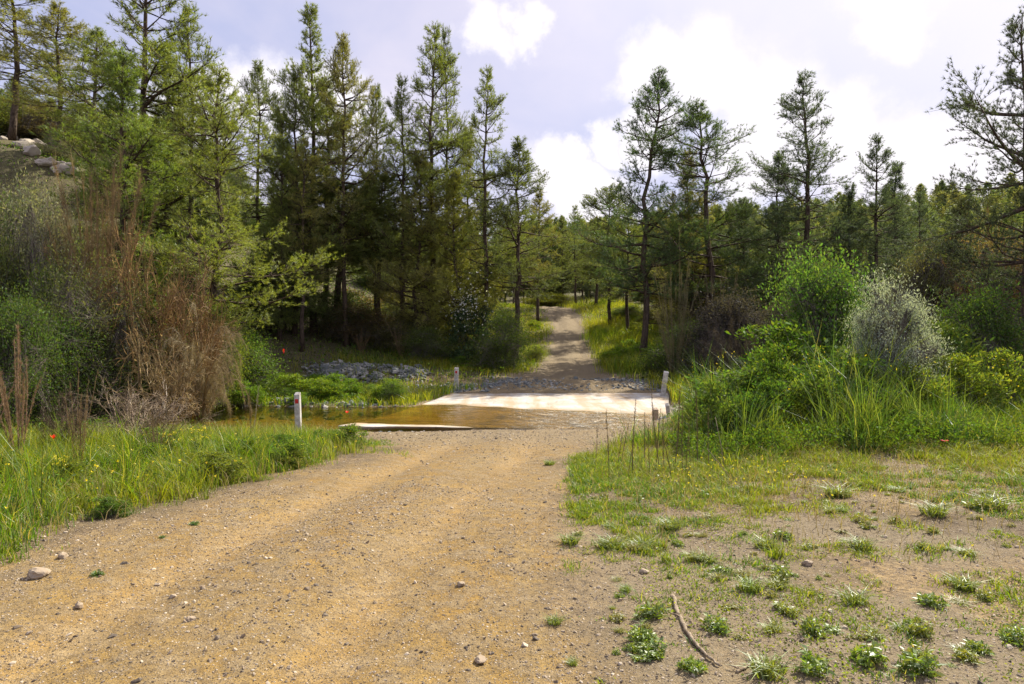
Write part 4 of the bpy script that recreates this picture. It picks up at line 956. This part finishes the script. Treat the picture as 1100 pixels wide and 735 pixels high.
# yellow flowers
mb = MB(); st_ = MB()
def flowers(P, hgt, size, k=5):
    top_ = P+np.array([0, 0, 1.])*hgt[:, None]+rs.normal(0, .02, P.shape); cones(st_, P, top_, .002, .0015, 3)
    Q = np.repeat(top_, k, 0); leaves(mb, rs, Q+rs.normal(0, size*.15, Q.shape), size, size*.6, .8)
P = pts(330, -9, -1.8, 4, 12, lambda x, y: ss(.2, .8, dl(x, y))); flowers(P, rs.uniform(.18, .4, len(P)), .022)
P = pts(700, 4, 13, 11, 17, lambda x, y: .8+0*x); flowers(P, rs.uniform(.6, 1.3, len(P)), .02)
P = pts(120, 1.6, 3.8, 7.5, 9.2, lambda x, y: .8+0*x); flowers(P, rs.uniform(.08, .18, len(P)), .018)
P = pts(90, 3, 9, 4.2, 8, lambda x, y: .4+0*x); flowers(P, rs.uniform(.08, .14, len(P)), .016)
tag(link('yellow_flowers', mb.mesh('yellow_flowers', M['petal_y'])), kind='stuff', label='tiny yellow wildflowers dotted through the grass', cat='flowers')
o = link('flower_stalks', st_.mesh('flower_stalks', M['leaf']), None, (.1, .16, .03)); tag(o, kind='stuff', label='thin green stalks carrying the yellow wildflowers', cat='flower stalks')
# pale blossoms on the dark bush
d = 31.2; P = np.stack([(500+rs.normal(0, 13, 420)-550)/F*d, d+rs.uniform(-.1, 1.2, 420), CAMZ+(HOR-328+rs.normal(0, 14, 420))/F*d], 1)
mb = MB(); leaves(mb, rs, P, .10, .08, .4); t_ = next(o for o in COL.objects if o.get('label', '').startswith('dark bush with pale flowers')); bpy.context.view_layer.update()
o = link('blossom', mb.mesh('blossom', M['petal_w']), t_); o.matrix_parent_inverse = t_.matrix_world.inverted()
# mustard plants, poppies
def mustard(seed):
    r_ = np.random.RandomState(seed); a, b, c_ = MB(), MB(), MB(); tips = []
    for i in range(9):
        th = r_.rand()*6.28; s = r_.uniform(.05, .28); e = np.array([math.cos(th)*s, math.sin(th)*s, r_.uniform(.65, 1)]); m_ = e*.5+[0, 0, .08]
        cones(a, [[0, 0, 0], m_], [m_, e], .006, .003, 4); tips.append(e); 
        P = e*r_.uniform(.3, .85, (10, 1)); leaves(b, r_, P, .07, .025, .4)
    P = np.repeat(np.array(tips), 14, 0)+r_.normal(0, .028, (126, 3)); leaves(c_, r_, P, .03, .02, .6)
    return [('stems', a.mesh('stems', M['leaf'])), ('leaves', b.mesh('leaves', M['leaf'])), ('blossom', c_.mesh('blossom', M['petal_y']))]
mu = mustard(3)
for px, py, h, lab in [(216, 505, .62, 'yellow-flowered mustard plant standing by the left verge'), (185, 500, .5, 'smaller mustard plant left of the tall yellow one'), (62, 530, .42, 'mustard plant in the shaded grass near the left edge')]:
    x, y, z = ground_at(px, py); place('mustard_plant', mu, lab, 'flowering plant', (x, y, z), px, 'mustard plants', (h, h, h), (0, 0), (.12, .19, .03))
def poppy():
    a, b = MB(), MB(); tube(a, [(0, 0, -.05), (.01, 0, .5), (.02, .01, 1)], [.012, .01, .008], 5)
    for i in range(4):
        th = i*1.57; u_ = np.array([math.cos(th), math.sin(th), 0]); v_ = np.array([-math.sin(th), math.cos(th), 0]); c0 = np.array([.02, .01, 1.])
        P = [c0, c0+u_*.09-v_*.09+[0, 0, .06], c0+u_*.17-v_*.05+[0, 0, .12], c0+u_*.17+v_*.05+[0, 0, .12], c0+u_*.09+v_*.09+[0, 0, .06]]
        b.add(P, [(0, 1, 2), (0, 2, 3), (0, 3, 4)])
    return [('stem', a.mesh('stem', M['leaf'])), ('petals', b.mesh('petals', M['petal_r']))]
pp = poppy()
for px, pyt, d, s_, lab in [(1015, 489, 9.6, .35, 'red poppy alone in the grass at the right'), (373, 443, 15.0, .26, 'red poppy between the left post and the ford'), (57, 470, 8.6, .24, 'red poppy in the grass near the left edge'), (305, 378, 24, .3, 'red poppy on the far bank under the left wood')]:
    x = (px-550)/F*d; z1 = CAMZ+(HOR-pyt)/F*d; z = zs(x, d); place('poppy', pp, lab, 'poppy', (x, d, z), px, 'poppies', (s_*.9, s_*.9, max(.15, (z1-z)/1.05)), (0, 0), (.1, .16, .03))

mb = MB()
P = pts(9000, .2, 11, 2.6, 11, lambda x, y: ss(0, .6, dr(x, y))*(.3+ss(-.1, .3, fbm(x, y, 1.1, 3, 101)))*(x < .85*y+1)); n_ = len(P)
th = rs.rand(n_)*6.28; l_ = rs.lognormal(-3.2, .5, n_)[:, None]; dv = np.stack([np.cos(th), np.sin(th), rs.normal(0, .12, n_)], 1); cones(mb, P+[0, 0, .014], P+dv*l_+[0, 0, .016], .0022, .001, 3)
tag(link('twig_litter', mb.mesh('twig_litter', M['deadwood'])), kind='stuff', label='small broken twigs and straw littering the bare ground', cat='litter')
mb = MB()
P = pts(170000, .1, 12, 2.6, 10.5, lambda x, y: ss(0, .4, dr(x, y))*ss(-.02, .25, fbm(x, y, 2.0, 5, 103))*(x < .85*y+1)); P[:, 2] += rs.uniform(.005, .03, len(P)); leaves(mb, rs, P, .022, .010, .2)
o = link('creeping_weeds', mb.mesh('creeping_weeds', M['leaf']), None, (.20, .25, .03)); tag(o, kind='stuff', label='tiny creeping green leaves spread over the bare ground', cat='ground cover')
# separate weeds on the bare ground
def weed(seed, kind):
    r_ = np.random.RandomState(seed); b = MB()
    if kind == 'tuft':
        n = 150; th = r_.rand(n)*6.28; P = np.stack([np.cos(th), np.sin(th), 0*th], 1)*(r_.rand(n, 1)**.7)*.3; blades(b, r_, P, .62, .035, .9)
    else:
        n = 34; c0 = []
        for i in range(n):
            th = r_.rand()*6.28; s = r_.rand()**.6*.38; e = np.array([math.cos(th)*s, math.sin(th)*s, r_.uniform(.12, .75)*(1-s)]); base_ = np.array([math.cos(th), math.sin(th), 0])*s*.7
            cones(b, [base_], [e], .008, .005, 3); k = 9
            P = base_+(e-base_)*r_.uniform(.3, 1.05, (k, 1)); leaves(b, r_, P, .19, .065, .35)
    return [('leaves', b.mesh('leaves', M['wild']))]
wv_ = [weed(1, 'tuft'), weed(2, 'tuft'), weed(3, 'leafy'), weed(4, 'leafy'), weed(5, 'leafy')]
named = [(690, 688, .26, 3, 'leafy green weed cluster left of the long stick'), (700, 703, .24, 2, 'leafy weed just left of the foot of the long stick'), (770, 680, .24, 3, 'leafy weed standing right of the long stick'), (595, 672, .15, 0, 'thin weed tuft at the right edge of the track'),
 (615, 716, .10, 1, 'small weed low at the right edge of the track'), (875, 722, .27, 2, 'leafy upright weed at the bottom edge, left of two'), (935, 715, .26, 4, 'leafy upright weed at the bottom edge, middle one'), (985, 722, .28, 3, 'broad leafy weed at the bottom edge, right of the middle one'),
 (745, 722, .2, 4, 'weed just below the lower end of the long stick'), (825, 728, .26, 0, 'grassy weed at the bottom edge right of the short stick'), (918, 650, .2, 0, 'bushy tuft on the bare ground below the dark cubical stone'), (1000, 650, .2, 3, 'leafy tuft in the middle of the bare ground at right'),
 (1035, 635, .19, 0, 'tuft beside the leafy one at the middle right'), (1090, 690, .26, 4, 'leafy weed at the right edge of the photo'), (1050, 700, .2, 3, 'small upright weed near the lower right corner'), (900, 535, .36, 1, 'dark green grass tussock at the foot of the tall grass mound'),
 (1003, 555, .3, 0, 'large grass tussock on the bare ground at right'), (1068, 548, .3, 1, 'grass tussock near the right edge'), (925, 592, .22, 0, 'tussock beyond the dark cubical stone'), (822, 590, .22, 1, 'tussock left of the dark cubical stone'),
 (760, 605, .2, 0, 'tussock halfway between the track and the cubical stone'), (690, 590, .24, 1, 'tussock right of the dark stone by the track'), (655, 590, .24, 0, 'tussock at the right edge of the track'), (720, 570, .26, 1, 'tussock behind the one near the track edge'),
 (612, 585, .2, 0, 'grass tuft touching the right edge of the track'), (590, 500, .22, 1, 'small dark tuft on the track edge near the ford'), (840, 620, .17, 3, 'low weed just left of the cubical stone')]
for px, py, s_, v_, lab in named:
    x, y, z = ground_at(px, py); s_ *= .8 if py > 670 else 1
    place('weed_clump', wv_[v_], lab, 'weed', (x, y, z-.005), px*.37, 'weeds on the bare ground', (s_*1.15, s_, s_*(.65+.35*((px*7) % 10)/10)), (0, 0), (.19, .27, .025) if v_ > 1 else (.21, .26, .03))
rr_ = random.Random(44); n_ = 0
while n_ < 220:
    px = rr_.uniform(575, 1100); py = 500+235*rr_.random()**1.3
    if px < 640 and py > 650 and rr_.random() < .6: continue
    if rr_.random() < (py-540)/260: continue
    x, y, z = ground_at(px, py)
    if fbm(x, y, .9, 2, 111) < rr_.uniform(-.25, .15): continue
    if dr(x, y) < .12 or (700 < px < 785 and 630 < py < 735): continue
    s_ = rr_.choice([.06, .08, .1, .14, .18]); n_ += 1
    place('weed_clump', rr_.choice(wv_), 'small green weed on the bare ground right of the track, one of many', 'weed', (x, y, z-.005), rr_.uniform(0, 6), 'small scattered weeds', (s_*rr_.uniform(.7, 1.6), s_, s_*rr_.uniform(.3, .95)), (0, 0), rr_.choice([(.20, .27, .025), (.24, .27, .03), (.27, .26, .06)]))
rr_ = random.Random(71); n_ = 0
while n_ < 26:
    y = rr_.uniform(4.6, 13); x = float(cx(y)-hw(y))-rr_.uniform(.5, 5)
    if x < -.75*y: continue
    h = rr_.uniform(.18, .42); n_ += 1
    place('weed_clump', SV['herb'], 'leafy dark green weed standing in the grass of the near left bank', 'weed', (x, y, zs(x, y)-.02), rr_.uniform(0, 6), 'leafy weeds in the left bank grass', (h*1.6, h*1.6, h), (0, 0), rr_.choice([(.09, .16, .02), (.13, .20, .02), (.17, .21, .03)]))
n_ = 0
while n_ < 34:
    x = rr_.uniform(-11, -3.9); y = rr_.uniform(21.6, 25.4)
    if y > 24.4 and x > -4.5: continue
    h = rr_.uniform(.3, .8); n_ += 1
    place('bank_herb', SV[rr_.choice(['herb', 'herb', 'lax'])], 'bright leafy green herb on the far bank between creek and rubble', 'herb', (x, y, zs(x, y)-.03), rr_.uniform(0, 6), 'leafy herbs along the far bank', (h*1.5, h*1.5, h), (0, 0), rr_.choice([(.14, .24, .02), (.18, .26, .02), (.10, .18, .02)]))
n_ = 0
while n_ < 26:
    y = rr_.uniform(29.5, 52); left = rr_.random() < .5; c_ = float(cx(y)); w_ = float(hw(y)); x = c_-w_-rr_.uniform(.6, 4) if left else c_+w_+rr_.uniform(.4, 3.5)
    h = rr_.uniform(.35, .9); n_ += 1
    place('track_herb', SV[rr_.choice(['herb', 'lax'])], 'leafy green herb pressing in on the left side of the far track' if left else 'leafy green herb pressing in on the right side of the far track', 'herb', (x, y, zs(x, y)-.03), rr_.uniform(0, 6), 'herbs beside the far track', (h*1.6, h*1.6, h), (0, 0), rr_.choice([(.18, .28, .02), (.22, .28, .025), (.12, .20, .02)]))
for px, py, s_, lab in [(105, 620, .12, 'flat green weed alone on the left edge of the track'), (208, 565, .12, 'tiny weed on the track edge below the yellow flowers'), (175, 580, .09, 'smallest weed on the left track edge')]:
    x, y, z = ground_at(px, py); place('weed_clump', wv_[3], lab, 'weed', (x, y, z-.005), px, 'weeds on the left track edge', (s_, s_, s_*.5), (0, 0), (.11, .2, .02))
